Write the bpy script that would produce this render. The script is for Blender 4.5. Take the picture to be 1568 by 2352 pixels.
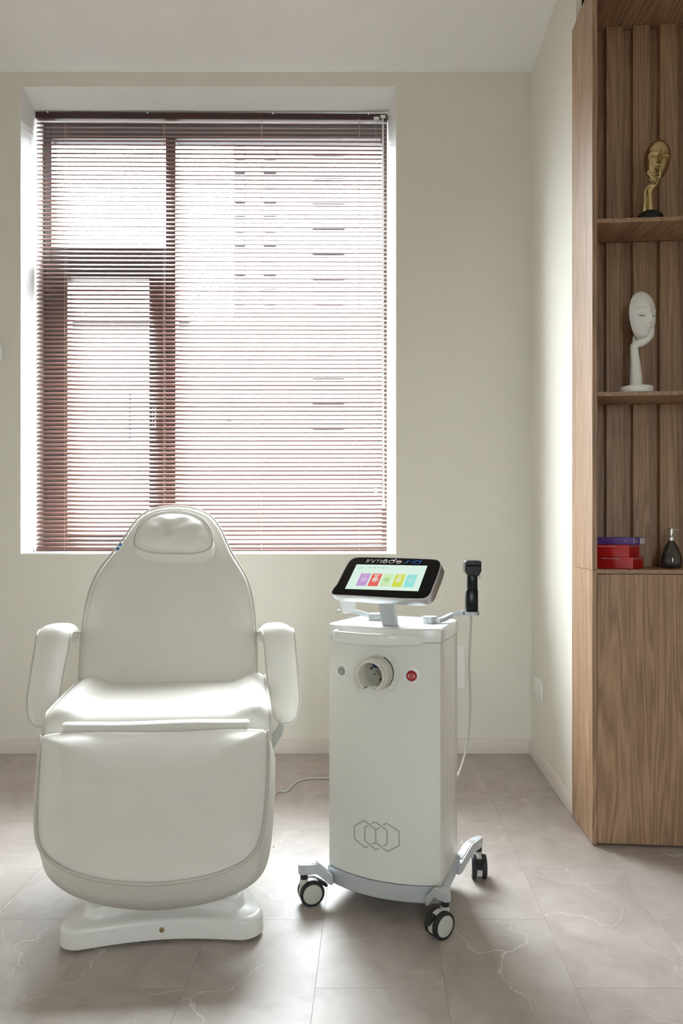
import bpy, bmesh, math, random
from mathutils import Vector, Matrix
from mathutils.bvhtree import BVHTree

random.seed(7)
scene = bpy.context.scene
col = scene.collection
for o in list(bpy.data.objects):
    bpy.data.objects.remove(o)

# ------------------------------------------------------------------ camera
F, CX, CY, H = 1711.0, 853.0, 1210.0, 1.063      # focal length and vanishing point in photo pixels, eye height
cam_data = bpy.data.cameras.new('camera')
cam = bpy.data.objects.new('camera', cam_data)
col.objects.link(cam)
cam.location = (0, 0, H)
cam.rotation_euler = (math.pi / 2, 0, 0)
cam_data.sensor_fit = 'VERTICAL'
cam_data.sensor_height = 36.0
cam_data.lens = F / 2352 * 36.0
cam_data.shift_x = -(CX - 784) / 2352
cam_data.shift_y = (CY - 1176) / 2352
cam_data.clip_start = 0.05
scene.camera = cam

# ------------------------------------------------------------------ sky, daylight, exposure
world = bpy.data.worlds.new('overcast_sky')
scene.world = world
world.use_nodes = True
bgn = world.node_tree.nodes['Background']
bgn.inputs['Color'].default_value = (0.89, 0.945, 1.0, 1)
# overcast sky: three times as bright overhead as at the horizon
wnt = world.node_tree
wtc = wnt.nodes.new('ShaderNodeTexCoord')
wsx = wnt.nodes.new('ShaderNodeSeparateXYZ')
wmr = wnt.nodes.new('ShaderNodeMapRange')
wmr.inputs['From Min'].default_value = 0.0
wmr.inputs['From Max'].default_value = 1.0
wmr.inputs['To Min'].default_value = 4.0
wmr.inputs['To Max'].default_value = 12.0
wnt.links.new(wtc.outputs['Generated'], wsx.inputs[0])
wnt.links.new(wsx.outputs['Z'], wmr.inputs['Value'])
wnt.links.new(wmr.outputs[0], bgn.inputs['Strength'])

def portal(name, loc, rot, sx, sy):
    d = bpy.data.lights.new(name, 'AREA')
    d.shape = 'RECTANGLE'
    d.size, d.size_y = sx, sy
    d.cycles.is_portal = True
    o = bpy.data.objects.new(name, d)
    col.objects.link(o)
    o.location = loc
    o.rotation_euler = rot
    return o
portal('window_portal', (-0.785, 3.84, 2.02), (-math.pi / 2, 0, 0), 1.74, 2.18)


portal('fill_window_portal', (0.50, -1.86, 1.60), (math.pi / 2, 0, 0), 0.34, 1.4)  # guides sky light through the added fill window

vs = scene.view_settings
vs.view_transform = 'Standard'
vs.look = 'None'
vs.gamma = 1.0
vs.use_curve_mapping = False
vs.exposure = 2.52
scene.cycles.use_denoising = True
scene.cycles.adaptive_threshold = 0.02
scene.cycles.max_bounces = 8
scene.cycles.diffuse_bounces = 6
scene.cycles.glossy_bounces = 4
scene.cycles.transparent_max_bounces = 12
scene.cycles.sample_clamp_indirect = 20.0

# ------------------------------------------------------------------ helpers
def V(*a):
    return Vector(a)

def at(px, py, Y):
    return Vector(((px - CX) * Y / F, Y, H - (py - CY) * Y / F))

def on_floor(px, py, z=0.0):
    return at(px, py, (H - z) * F / (py - CY))

def ray(px, py):
    return Vector(((px - CX) / F, 1.0, -(py - CY) / F))

def on_plane(px, py, p0, n):
    d = ray(px, py)
    o = Vector((0, 0, H))
    return o + d * ((p0 - o).dot(n) / d.dot(n))

def catmull(pts, n=6, closed=True):
    pts = [Vector(p) for p in pts]
    m = len(pts)
    out = []
    rng = range(m) if closed else range(m - 1)
    for i in rng:
        if closed:
            p0, p1, p2, p3 = pts[(i - 1) % m], pts[i], pts[(i + 1) % m], pts[(i + 2) % m]
        else:
            p0, p1, p2, p3 = pts[max(i - 1, 0)], pts[i], pts[i + 1], pts[min(i + 2, m - 1)]
        for k in range(n):
            t = k / n
            out.append(0.5 * ((2 * p1) + (p2 - p0) * t + (2 * p0 - 5 * p1 + 4 * p2 - p3) * t * t + (3 * p1 - p0 - 3 * p2 + p3) * t ** 3))
    if not closed:
        out.append(pts[-1])
    return out

def resample(pts, n, closed=True):
    pts = list(pts)
    if closed:
        pts = pts + [pts[0]]
    L = [0.0]
    for a, b in zip(pts, pts[1:]):
        L.append(L[-1] + (b - a).length)
    out, j = [], 0
    cnt = n if closed else n - 1
    for i in range(n):
        d = L[-1] * i / cnt
        while j < len(L) - 2 and L[j + 1] < d:
            j += 1
        t = (d - L[j]) / max(L[j + 1] - L[j], 1e-9)
        out.append(pts[j].lerp(pts[j + 1], min(max(t, 0), 1)))
    return out

ORIGIN = {}

class MB:
    def __init__(self):
        self.v, self.f, self.m = [], [], []
        self.mi = 0

    def add(self, verts, faces):
        b = len(self.v)
        self.v += [Vector(p) for p in verts]
        for f in faces:
            self.f.append([b + i for i in f])
            self.m.append(self.mi)
        return self

    def box(self, lo, hi, fr=None):
        x0, y0, z0 = lo
        x1, y1, z1 = hi
        vs_ = [V(x, y, z) for z in (z0, z1) for x, y in ((x0, y0), (x1, y0), (x1, y1), (x0, y1))]
        if fr:
            vs_ = [fr(p) for p in vs_]
        return self.add(vs_, [(3, 2, 1, 0), (4, 5, 6, 7), (0, 1, 5, 4), (1, 2, 6, 5), (2, 3, 7, 6), (3, 0, 4, 7)])

    def rings(self, rings, cap0=True, cap1=True, closed=True):
        n = len(rings[0])
        vs_ = [p for r in rings for p in r]
        fs = []
        for i in range(len(rings) - 1):
            for k in range(n if closed else n - 1):
                a, b = i * n + k, i * n + (k + 1) % n
                fs.append((a, b, b + n, a + n))
        if cap0:
            fs.append(tuple(reversed(range(n))))
        if cap1:
            fs.append(tuple((len(rings) - 1) * n + k for k in range(n)))
        return self.add(vs_, fs)

    def tube(self, pts, r, seg=8, closed=False, round_caps=False):
        pts = [Vector(p) for p in pts]
        n = len(pts)
        rad = r if isinstance(r, (list, tuple)) else [r] * n
        tang = []
        for i in range(n):
            a = pts[(i - 1) % n] if (closed or i) else pts[0]
            b = pts[(i + 1) % n] if (closed or i < n - 1) else pts[-1]
            t = (b - a)
            tang.append(t.normalized() if t.length > 1e-9 else V(0, 0, 1))
        up = V(0, 0, 1) if abs(tang[0].z) < 0.9 else V(1, 0, 0)
        rings = []
        nrm = (up - tang[0] * up.dot(tang[0])).normalized()
        for i in range(n):
            nrm = (nrm - tang[i] * nrm.dot(tang[i]))
            nrm = nrm.normalized() if nrm.length > 1e-6 else tang[i].orthogonal().normalized()
            bn = tang[i].cross(nrm)
            rings.append((pts[i], nrm.copy(), bn, rad[i], tang[i]))
        def ring(c, a, b, rr):
            return [c + (a * math.cos(2 * math.pi * k / seg) + b * math.sin(2 * math.pi * k / seg)) * rr for k in range(seg)]
        R = []
        if round_caps and not closed:
            c, a, b, rr, t = rings[0]
            for q in (0.2, 0.6, 0.87):
                R.append(ring(c - t * rr * math.sqrt(1 - q * q), a, b, rr * q))
        for c, a, b, rr, t in rings:
            R.append(ring(c, a, b, rr))
        if round_caps and not closed:
            c, a, b, rr, t = rings[-1]
            for q in (0.87, 0.6, 0.2):
                R.append(ring(c + t * rr * math.sqrt(1 - q * q), a, b, rr * q))
        if closed:
            R.append(R[0])
            return self.rings(R, False, False)
        return self.rings(R)

    def lathe(self, prof, org, axis, seg=32, a0=0.0, a1=2 * math.pi, cap=False):
        """prof: (radius, distance along axis)"""
        axis = Vector(axis).normalized()
        x = axis.orthogonal().normalized()
        if abs(axis.z) < 0.99:
            x = V(0, 0, 1) - axis * axis.z
            x.normalize()
        y = axis.cross(x)
        full = abs(a1 - a0 - 2 * math.pi) < 1e-6
        rings = []
        cnt = seg if full else seg + 1
        for r, d in prof:
            rings.append([Vector(org) + axis * d + (x * math.cos(a0 + (a1 - a0) * k / seg) + y * math.sin(a0 + (a1 - a0) * k / seg)) * r for k in range(cnt)])
        return self.rings(rings, cap, cap, full)

    def prism(self, pts, vec):
        pts = [Vector(p) for p in pts]
        return self.rings([pts, [p + Vector(vec) for p in pts]])

    def build(self, name, mat, parent=None, smooth=35, bevel=0.0, origin=None, segs=2):
        if origin is None:
            lo = V(*(min(p[i] for p in self.v) for i in range(3)))
            hi = V(*(max(p[i] for p in self.v) for i in range(3)))
            origin = (lo + hi) / 2
            if parent is None:
                origin.z = lo.z
        me = bpy.data.meshes.new(name)
        me.from_pydata([p - origin for p in self.v], [], self.f)
        mats = mat if isinstance(mat, (list, tuple)) else [mat]
        for m in mats:
            me.materials.append(m)
        if len(mats) > 1:
            me.polygons.foreach_set('material_index', self.m)
        bm = bmesh.new()
        bm.from_mesh(me)
        bmesh.ops.recalc_face_normals(bm, faces=bm.faces)
        bm.to_mesh(me)
        bm.free()
        if smooth:
            me.polygons.foreach_set('use_smooth', [True] * len(me.polygons))
            if smooth < 180:
                me.set_sharp_from_angle(angle=math.radians(smooth))
        me.update()
        o = bpy.data.objects.new(name, me)
        col.objects.link(o)
        if parent is not None:
            o.parent = parent
            o.location = origin - ORIGIN[parent]
        else:
            o.location = origin
        ORIGIN[o] = origin
        if bevel:
            b = o.modifiers.new('bevel', 'BEVEL')
            b.width = bevel
            b.segments = segs
            b.limit_method = 'ANGLE'
            b.angle_limit = math.radians(40)
            b.harden_normals = True
        return o

def thing(name, label, cat, loc, group=None):
    o = bpy.data.objects.new(name, None)
    col.objects.link(o)
    o.empty_display_size = 0.05
    o.location = loc
    ORIGIN[o] = Vector(loc)
    o['label'], o['category'] = label, cat
    if group:
        o['group'] = group
    return o

def tag(o, label, cat, group=None):
    o['label'], o['category'] = label, cat
    if group:
        o['group'] = group
    return o

def struct(o):
    o['kind'] = 'structure'
    return o

# ------------------------------------------------------------------ materials
def new_mat(name):
    m = bpy.data.materials.new(name)
    m.use_nodes = True
    nt = m.node_tree
    p = nt.nodes['Principled BSDF']
    return m, nt, p

def N(nt, typ, **kw):
    n = nt.nodes.new(typ)
    for k, v in kw.items():
        setattr(n, k, v)
    return n

def plain(name, colr, rough=0.5, metal=0.0, spec=None, bump=0.0, bump_scale=200.0, coat=0.0, var=0.0, emit=0.0):
    m, nt, p = new_mat(name)
    p.inputs['Base Color'].default_value = (*colr, 1)
    p.inputs['Roughness'].default_value = rough
    p.inputs['Metallic'].default_value = metal
    if spec is not None:
        p.inputs['Specular IOR Level'].default_value = spec
    if coat:
        p.inputs['Coat Weight'].default_value = coat
        p.inputs['Coat Roughness'].default_value = 0.08
    if emit:
        p.inputs['Emission Color'].default_value = (*colr, 1)
        p.inputs['Emission Strength'].default_value = emit
    tc = N(nt, 'ShaderNodeTexCoord')
    if bump:
        no = N(nt, 'ShaderNodeTexNoise')
        no.inputs['Scale'].default_value = bump_scale
        no.inputs['Detail'].default_value = 4
        nt.links.new(tc.outputs['Object'], no.inputs['Vector'])
        b = N(nt, 'ShaderNodeBump')
        b.inputs['Strength'].default_value = bump
        b.inputs['Distance'].default_value = 0.002
        nt.links.new(no.outputs['Fac'], b.inputs['Height'])
        nt.links.new(b.outputs['Normal'], p.inputs['Normal'])
    if var:
        no2 = N(nt, 'ShaderNodeTexNoise')
        no2.inputs['Scale'].default_value = 6.0
        no2.inputs['Detail'].default_value = 5
        nt.links.new(tc.outputs['Object'], no2.inputs['Vector'])
        cr = N(nt, 'ShaderNodeValToRGB')
        cr.color_ramp.elements[0].position = 0.3
        cr.color_ramp.elements[1].position = 0.7
        cr.color_ramp.elements[0].color = (*[c * (1 - var) for c in colr], 1)
        cr.color_ramp.elements[1].color = (*colr, 1)
        nt.links.new(no2.outputs['Fac'], cr.inputs['Fac'])
        nt.links.new(cr.outputs['Color'], p.inputs['Base Color'])
    return m

def wood(name, light, dark, axis=2, rough=0.45, scale=1.0):
    m, nt, p = new_mat(name)
    tc = N(nt, 'ShaderNodeTexCoord')
    oi = N(nt, 'ShaderNodeObjectInfo')
    mul = N(nt, 'ShaderNodeVectorMath', operation='MULTIPLY')
    sc_ = [1.0, 1.0, 1.0]
    sc_[axis] = 0.045
    mul.inputs[1].default_value = [s * scale for s in sc_]
    off = N(nt, 'ShaderNodeVectorMath', operation='ADD')
    rv = N(nt, 'ShaderNodeVectorMath', operation='SCALE')
    rv.inputs[0].default_value = (11.3, 7.1, 3.7)
    nt.links.new(oi.outputs['Random'], rv.inputs['Scale'])
    nt.links.new(tc.outputs['Object'], mul.inputs[0])
    nt.links.new(mul.outputs[0], off.inputs[0])
    nt.links.new(rv.outputs[0], off.inputs[1])
    # broad cathedral figure: distorted low noise banded
    n1 = N(nt, 'ShaderNodeTexNoise')
    n1.inputs['Scale'].default_value = 7.0
    n1.inputs['Detail'].default_value = 3
    n1.inputs['Distortion'].default_value = 0.4
    nt.links.new(off.outputs[0], n1.inputs['Vector'])
    ma = N(nt, 'ShaderNodeMath', operation='MULTIPLY')
    ma.inputs[1].default_value = 52.0
    nt.links.new(n1.outputs['Fac'], ma.inputs[0])
    fr = N(nt, 'ShaderNodeMath', operation='PINGPONG')
    fr.inputs[1].default_value = 1.0
    nt.links.new(ma.outputs[0], fr.inputs[0])
    # fine pores
    n2 = N(nt, 'ShaderNodeTexNoise')
    n2.inputs['Scale'].default_value = 260.0
    n2.inputs['Detail'].default_value = 4
    n2.inputs['Roughness'].default_value = 0.7
    nt.links.new(off.outputs[0], n2.inputs['Vector'])
    mx = N(nt, 'ShaderNodeMath', operation='MULTIPLY_ADD')
    mx.inputs[1].default_value = 0.38
    nt.links.new(fr.outputs[0], mx.inputs[0])
    m2 = N(nt, 'ShaderNodeMath', operation='MULTIPLY')
    m2.inputs[1].default_value = 0.75
    nt.links.new(n2.outputs['Fac'], m2.inputs[0])
    nt.links.new(m2.outputs[0], mx.inputs[2])
    cr = N(nt, 'ShaderNodeValToRGB')
    cr.color_ramp.elements[0].position = 0.22
    cr.color_ramp.elements[0].color = (*dark, 1)
    cr.color_ramp.elements[1].position = 0.85
    cr.color_ramp.elements[1].color = (*light, 1)
    nt.links.new(mx.outputs[0], cr.inputs['Fac'])
    nt.links.new(cr.outputs['Color'], p.inputs['Base Color'])
    b = N(nt, 'ShaderNodeBump')
    b.inputs['Strength'].default_value = 0.12
    b.inputs['Distance'].default_value = 0.001
    nt.links.new(n2.outputs['Fac'], b.inputs['Height'])
    nt.links.new(b.outputs['Normal'], p.inputs['Normal'])
    p.inputs['Roughness'].default_value = rough
    return m

def tile_mat():
    m, nt, p = new_mat('stone_vinyl')
    tc = N(nt, 'ShaderNodeTexCoord')
    oi = N(nt, 'ShaderNodeObjectInfo')
    rv = N(nt, 'ShaderNodeVectorMath', operation='SCALE')
    rv.inputs[0].default_value = (37.0, 23.0, 11.0)
    nt.links.new(oi.outputs['Random'], rv.inputs['Scale'])
    off = N(nt, 'ShaderNodeVectorMath', operation='ADD')
    nt.links.new(tc.outputs['Object'], off.inputs[0])
    nt.links.new(rv.outputs[0], off.inputs[1])
    # warp
    wn = N(nt, 'ShaderNodeTexNoise')
    wn.inputs['Scale'].default_value = 4.5
    wn.inputs['Detail'].default_value = 7
    wn.inputs['Roughness'].default_value = 0.48
    nt.links.new(off.outputs[0], wn.inputs['Vector'])
    ws = N(nt, 'ShaderNodeVectorMath', operation='SCALE')
    ws.inputs['Scale'].default_value = 0.30
    nt.links.new(wn.outputs['Color'], ws.inputs[0])
    wv = N(nt, 'ShaderNodeVectorMath', operation='ADD')
    nt.links.new(off.outputs[0], wv.inputs[0])
    nt.links.new(ws.outputs[0], wv.inputs[1])
    vo = N(nt, 'ShaderNodeTexVoronoi', feature='DISTANCE_TO_EDGE')
    vo.inputs['Scale'].default_value = 2.6
    nt.links.new(wv.outputs[0], vo.inputs['Vector'])
    vr = N(nt, 'ShaderNodeValToRGB')
    vr.color_ramp.elements[0].position = 0.0
    vr.color_ramp.elements[0].color = (1, 1, 1, 1)
    vr.color_ramp.elements[1].position = 0.0055
    vr.color_ramp.elements[1].color = (0, 0, 0, 1)
    nt.links.new(vo.outputs['Distance'], vr.inputs['Fac'])
    # mask the veins so that they come and go
    mn = N(nt, 'ShaderNodeTexNoise')
    mn.inputs['Scale'].default_value = 3.2
    mn.inputs['Detail'].default_value = 3
    nt.links.new(off.outputs[0], mn.inputs['Vector'])
    mr = N(nt, 'ShaderNodeValToRGB')
    mr.color_ramp.elements[0].position = 0.46
    mr.color_ramp.elements[1].position = 0.62
    nt.links.new(mn.outputs['Fac'], mr.inputs['Fac'])
    mm = N(nt, 'ShaderNodeMath', operation='MULTIPLY')
    nt.links.new(vr.outputs['Color'], mm.inputs[0])
    nt.links.new(mr.outputs['Color'], mm.inputs[1])
    # ground tone
    g = N(nt, 'ShaderNodeTexNoise')
    g.inputs['Scale'].default_value = 9.0
    g.inputs['Detail'].default_value = 8
    g.inputs['Roughness'].default_value = 0.65
    nt.links.new(wv.outputs[0], g.inputs['Vector'])
    gr = N(nt, 'ShaderNodeValToRGB')
    gr.color_ramp.elements[0].position = 0.3
    gr.color_ramp.elements[0].color = (0.355, 0.303, 0.268, 1)
    gr.color_ramp.elements[1].position = 0.72
    gr.color_ramp.elements[1].color = (0.495, 0.442, 0.402, 1)
    nt.links.new(g.outputs['Fac'], gr.inputs['Fac'])
    mix = N(nt, 'ShaderNodeMixRGB')
    mix.inputs['Color2'].default_value = (0.70, 0.67, 0.64, 1)
    nt.links.new(mm.outputs[0], mix.inputs['Fac'])
    nt.links.new(gr.outputs['Color'], mix.inputs['Color1'])
    nt.links.new(mix.outputs['Color'], p.inputs['Base Color'])
    p.inputs['Roughness'].default_value = 0.47
    p.inputs['Specular IOR Level'].default_value = 0.95
    b = N(nt, 'ShaderNodeBump')
    b.inputs['Strength'].default_value = 0.05
    b.inputs['Distance'].default_value = 0.001
    nt.links.new(g.outputs['Fac'], b.inputs['Height'])
    nt.links.new(b.outputs['Normal'], p.inputs['Normal'])
    return m

def pane_mat(name, tint=(0.97, 0.985, 0.98), gloss=0.06):
    m = bpy.data.materials.new(name)
    m.use_nodes = True
    nt = m.node_tree
    nt.nodes.remove(nt.nodes['Principled BSDF'])
    t = N(nt, 'ShaderNodeBsdfTransparent')
    t.inputs['Color'].default_value = (*tint, 1)
    g = N(nt, 'ShaderNodeBsdfGlossy')
    g.inputs['Roughness'].default_value = 0.02
    mx = N(nt, 'ShaderNodeMixShader')
    mx.inputs['Fac'].default_value = gloss
    nt.links.new(t.outputs[0], mx.inputs[1])
    nt.links.new(g.outputs[0], mx.inputs[2])
    nt.links.new(mx.outputs[0], nt.nodes['Material Output'].inputs['Surface'])
    return m

def leather_mat(name, colr):
    m, nt, p = new_mat(name)
    p.inputs['Base Color'].default_value = (*colr, 1)
    p.inputs['Roughness'].default_value = 0.42
    p.inputs['Specular IOR Level'].default_value = 0.45
    tc = N(nt, 'ShaderNodeTexCoord')
    big = N(nt, 'ShaderNodeTexNoise')
    big.inputs['Scale'].default_value = 9.0
    big.inputs['Detail'].default_value = 2
    fine = N(nt, 'ShaderNodeTexVoronoi')
    fine.inputs['Scale'].default_value = 520.0
    nt.links.new(tc.outputs['Object'], big.inputs['Vector'])
    nt.links.new(tc.outputs['Object'], fine.inputs['Vector'])
    b1 = N(nt, 'ShaderNodeBump')
    b1.inputs['Strength'].default_value = 0.25
    b1.inputs['Distance'].default_value = 0.006
    nt.links.new(big.outputs['Fac'], b1.inputs['Height'])
    b2 = N(nt, 'ShaderNodeBump')
    b2.inputs['Strength'].default_value = 0.08
    b2.inputs['Distance'].default_value = 0.0006
    nt.links.new(fine.outputs['Distance'], b2.inputs['Height'])
    nt.links.new(b1.outputs['Normal'], b2.inputs['Normal'])
    nt.links.new(b2.outputs['Normal'], p.inputs['Normal'])
    return m

M = {
    'wall': plain('wall_paint', (0.80, 0.772, 0.692), 0.75),
    'white_wall': plain('reveal_paint', (0.86, 0.86, 0.84), 0.6),
    'ceiling': plain('ceiling_paint', (0.90, 0.89, 0.87), 0.8),
    'base': plain('baseboard_paint', (0.70, 0.64, 0.585), 0.4),
    'tile': tile_mat(),
    'grout': plain('screed', (0.27, 0.235, 0.205), 0.9),
    'frame': plain('window_profile', (0.085, 0.075, 0.08), 0.4),
    'gasket': plain('gasket_rubber', (0.02, 0.02, 0.022), 0.6),
    'slat': plain('blind_slat_brown', (0.215, 0.118, 0.092), 0.35, spec=0.5),
    'rail': plain('blind_rail_brown', (0.055, 0.022, 0.020), 0.35),
    'cord': plain('blind_cord', (0.55, 0.42, 0.36), 0.8),
    'clear': pane_mat('clear_plastic', (0.93, 0.94, 0.94), 0.18),
    'glass': pane_mat('window_glass'),
    'leather': leather_mat('white_leatherette', (0.775, 0.755, 0.705)),
    'piping': plain('piping_leatherette', (0.58, 0.555, 0.505), 0.45),
    'shell': plain('painted_steel_white', (0.86, 0.86, 0.845), 0.28, bump=0.10, bump_scale=420),
    'grey_metal': plain('grey_painted_steel', (0.42, 0.43, 0.41), 0.4, metal=0.2),
    'bolt': plain('brass_bolt', (0.45, 0.36, 0.22), 0.35, metal=0.9),
    'cart': plain('cart_plastic', (0.80, 0.805, 0.755), 0.24, spec=0.5),
    'cart_top': plain('cart_top_plastic', (0.86, 0.865, 0.845), 0.25),
    'silver': plain('silver_paint', (0.60, 0.64, 0.67), 0.38, metal=0.45),
    'alu': plain('brushed_aluminium', (0.72, 0.74, 0.76), 0.28, metal=0.9),
    'blackglass': plain('black_glass', (0.006, 0.005, 0.005), 0.10, spec=0.22),
    'black': plain('black_plastic', (0.008, 0.008, 0.009), 0.28, spec=0.3),
    'rubber': plain('black_rubber', (0.018, 0.018, 0.020), 0.55),
    'wheel': plain('wheel_grey', (0.58, 0.585, 0.54), 0.4),
    'logo': plain('logo_grey', (0.42, 0.42, 0.385), 0.45),
    'chrome': plain('chrome', (0.78, 0.78, 0.78), 0.12, metal=1.0),
    'blue_chrome': plain('blue_letter', (0.02, 0.16, 0.52), 0.2, metal=0.3),
    'port': plain('port_plastic', (0.74, 0.72, 0.64), 0.4),
    'port_in': plain('port_interior', (0.42, 0.42, 0.36), 0.5),
    'dark_hole': plain('dark_cavity', (0.03, 0.03, 0.03), 0.6),
    'port_blue': plain('port_blue', (0.010, 0.06, 0.14), 0.4),
    'red_button': plain('red_button', (0.42, 0.012, 0.008), 0.35),
    'button': plain('button_grey', (0.50, 0.51, 0.50), 0.3, metal=0.4),
    'white': plain('white_plastic', (0.86, 0.87, 0.86), 0.3),
    'white_print': plain('white_print', (0.85, 0.80, 0.78), 0.6),
    'cable': plain('grey_cable', (0.62, 0.62, 0.56), 0.45),
    'wood': wood('ash_veneer_vertical', (0.480, 0.302, 0.180), (0.210, 0.122, 0.068), 2),
    'wood_y': wood('ash_veneer_depth', (0.480, 0.302, 0.180), (0.210, 0.122, 0.068), 1),
    'wood_x': wood('ash_veneer_edge', (0.480, 0.302, 0.180), (0.210, 0.122, 0.068), 0),
    'gold': plain('antique_gold', (0.55, 0.43, 0.22), 0.28, metal=1.0),
    'plaster': plain('matt_plaster', (0.88, 0.86, 0.82), 0.75, bump=0.12, bump_scale=260),
    'black_matt': plain('black_base', (0.010, 0.009, 0.009), 0.4),
    'red_card': plain('red_carton', (0.50, 0.006, 0.010), 0.35, coat=0.3),
    'red_edge': plain('red_carton_edge', (0.75, 0.22, 0.20), 0.4),
    'purple_card': plain('violet_carton', (0.115, 0.055, 0.28), 0.4, coat=0.2),
    'bottle': plain('smoked_glass', (0.035, 0.028, 0.024), 0.06, spec=0.8, coat=0.5),
    'facade': plain('grey_render', (0.11, 0.10, 0.098), 0.9, var=0.15),
    'facade_dark': plain('dark_glazing', (0.03, 0.03, 0.036), 0.3),
    'roof': plain('roof_sheet', (0.08, 0.07, 0.07), 0.7),
    'ground': plain('pale_paving', (0.16, 0.155, 0.15), 0.9, var=0.2),
    'blue': plain('blue_plastic', (0.02, 0.18, 0.60), 0.4),
    'red_bit': plain('red_thread', (0.45, 0.03, 0.03), 0.8),
}

# ------------------------------------------------------------------ the room
XL, XR, YF, YB, ZC = -2.70, 2.30, -1.70, 3.50, 3.20
RW = 0.7507          # face of the short right-hand wall
YC = 2.734           # where that wall ends behind the cabinet

m = MB()
m.box((XL - 0.2, YF - 0.2, -0.12), (XR + 0.2, YB + 0.4, -0.004))
floor = struct(m.build('floor', M['grout'], smooth=0))

# stone-look tiles, 300 x 600 mm, half bond
tw, tl = 0.30, 0.60
tm = MB()
g = 0.00018
c = 0.0003
a, b_ = tw / 2 - g, tl / 2 - g
tm.rings([[V(-a, -b_, -0.004), V(a, -b_, -0.004), V(a, b_, -0.004), V(-a, b_, -0.004)],
          [V(-a, -b_, -c), V(a, -b_, -c), V(a, b_, -c), V(-a, b_, -c)],
          [V(-a + c, -b_ + c, 0), V(a - c, -b_ + c, 0), V(a - c, b_ - c, 0), V(-a + c, b_ - c, 0)]])
tile0 = tm.build('tile', M['tile'], floor, smooth=0, origin=V(0, 0, 0))
first = True
i0, i1 = math.floor((XL + 0.13) / tw), math.ceil((XR + 0.13) / tw)
for i in range(i0, i1):
    x = -0.13 + tw * (i + 0.5)
    sh = 0.116 if i % 2 == 0 else -0.184
    j = 0
    for j in range(-4, 7):
        y = 1.60 + sh + tl * (j + 0.5)
        if y + tl / 2 < YF or y - tl / 2 > YB:
            continue
        o = tile0 if first else tile0.copy()
        if not first:
            col.objects.link(o)
        first = False
        o.parent = floor
        o.location = V(x, y, 0) - ORIGIN[floor]

m = MB()
m.box((XL - 0.2, YF - 0.2, ZC), (XR + 0.2, YB + 0.4, ZC + 0.15))
struct(m.build('ceiling', M['ceiling'], smooth=0))

# back wall with the window opening
OP = (-1.647, 0.1145, 0.936, 3.131)      # opening in the room face: x0 x1 z0 z1
IN = (-1.647, 0.077, 0.939, 3.087)       # the same at the blind
def rect(r, y):
    return [V(r[0], y, r[2]), V(r[1], y, r[2]), V(r[1], y, r[3]), V(r[0], y, r[3])]
m = MB()
big = (XL - 0.2, XR + 0.2, -0.05, ZC + 0.05)
m.rings([rect(OP, YB), rect(big, YB), rect(big, YB + 0.34), rect(OP, YB + 0.34)], False, False)
struct(m.build('wall_back', M['wall'], smooth=0))
m = MB()
t = 0.004
def grow(r, e):
    return (r[0] - e, r[1] + e, r[2] - e, r[3] + e)
m.rings([rect(OP, YB - 0.0005), rect(IN, 3.66), rect(IN, 3.86), rect(grow(IN, 0.06), 3.86), rect(grow(OP, 0.001), 3.66), rect(grow(OP, 0.001), YB - 0.0005), rect(OP, YB - 0.0005)], False, False)
struct(m.build('trim_1', M['white_wall'], smooth=0))['label'] = 'white plastered window reveal'

m = MB()
m.box((RW, YC, -0.05), (RW + 0.14, YB + 0.02, ZC + 0.05))
m.box((RW + 0.02, YC, -0.05), (XR + 0.2, YC + 0.12, ZC + 0.05))
m.box((XR, YF - 0.2, -0.05), (XR + 0.2, YC + 0.05, ZC + 0.05))
struct(m.build('wall_right', M['wall'], smooth=0))
m = MB()
m.box((XL - 0.2, YF - 0.2, -0.05), (XL, YB + 0.3, ZC + 0.05))
struct(m.build('wall_left', M['wall'], smooth=0))
RO = (0.33, 0.67, 0.90, 2.30)          # unseen fill window, added behind the camera to brighten the room
m = MB()
m.rings([rect(RO, YF), rect(big, YF), rect(big, YF - 0.2), rect(RO, YF - 0.2), rect(RO, YF)], False, False)
struct(m.build('wall_front', M['wall'], smooth=0))

def base_profile(m, p0, p1, out):
    """skirting 65 mm high, 12 mm deep, chamfered top"""
    sec = [(0.0, 0.0), (0.013, 0.0), (0.013, 0.056), (0.009, 0.063), (0.005, 0.066), (0.0, 0.066)]
    r = [[Vector(p) + Vector(out) * d + V(0, 0, z + 0.0005) for d, z in sec] for p in (p0, p1)]
    m.rings(r)
m = MB()
base_profile(m, (XL, YB, 0), (RW, YB, 0), (0, -1, 0))
struct(m.build('baseboard_back', M['base'], smooth=30))
m = MB()
base_profile(m, (RW, YB - 0.013, 0), (RW, YC + 0.002, 0), (-1, 0, 0))
struct(m.build('baseboard_right', M['base'], smooth=30))
m = MB()
base_profile(m, (XL, YF, 0), (XL, YB - 0.013, 0), (1, 0, 0))
struct(m.build('baseboard_left', M['base'], smooth=30))

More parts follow.
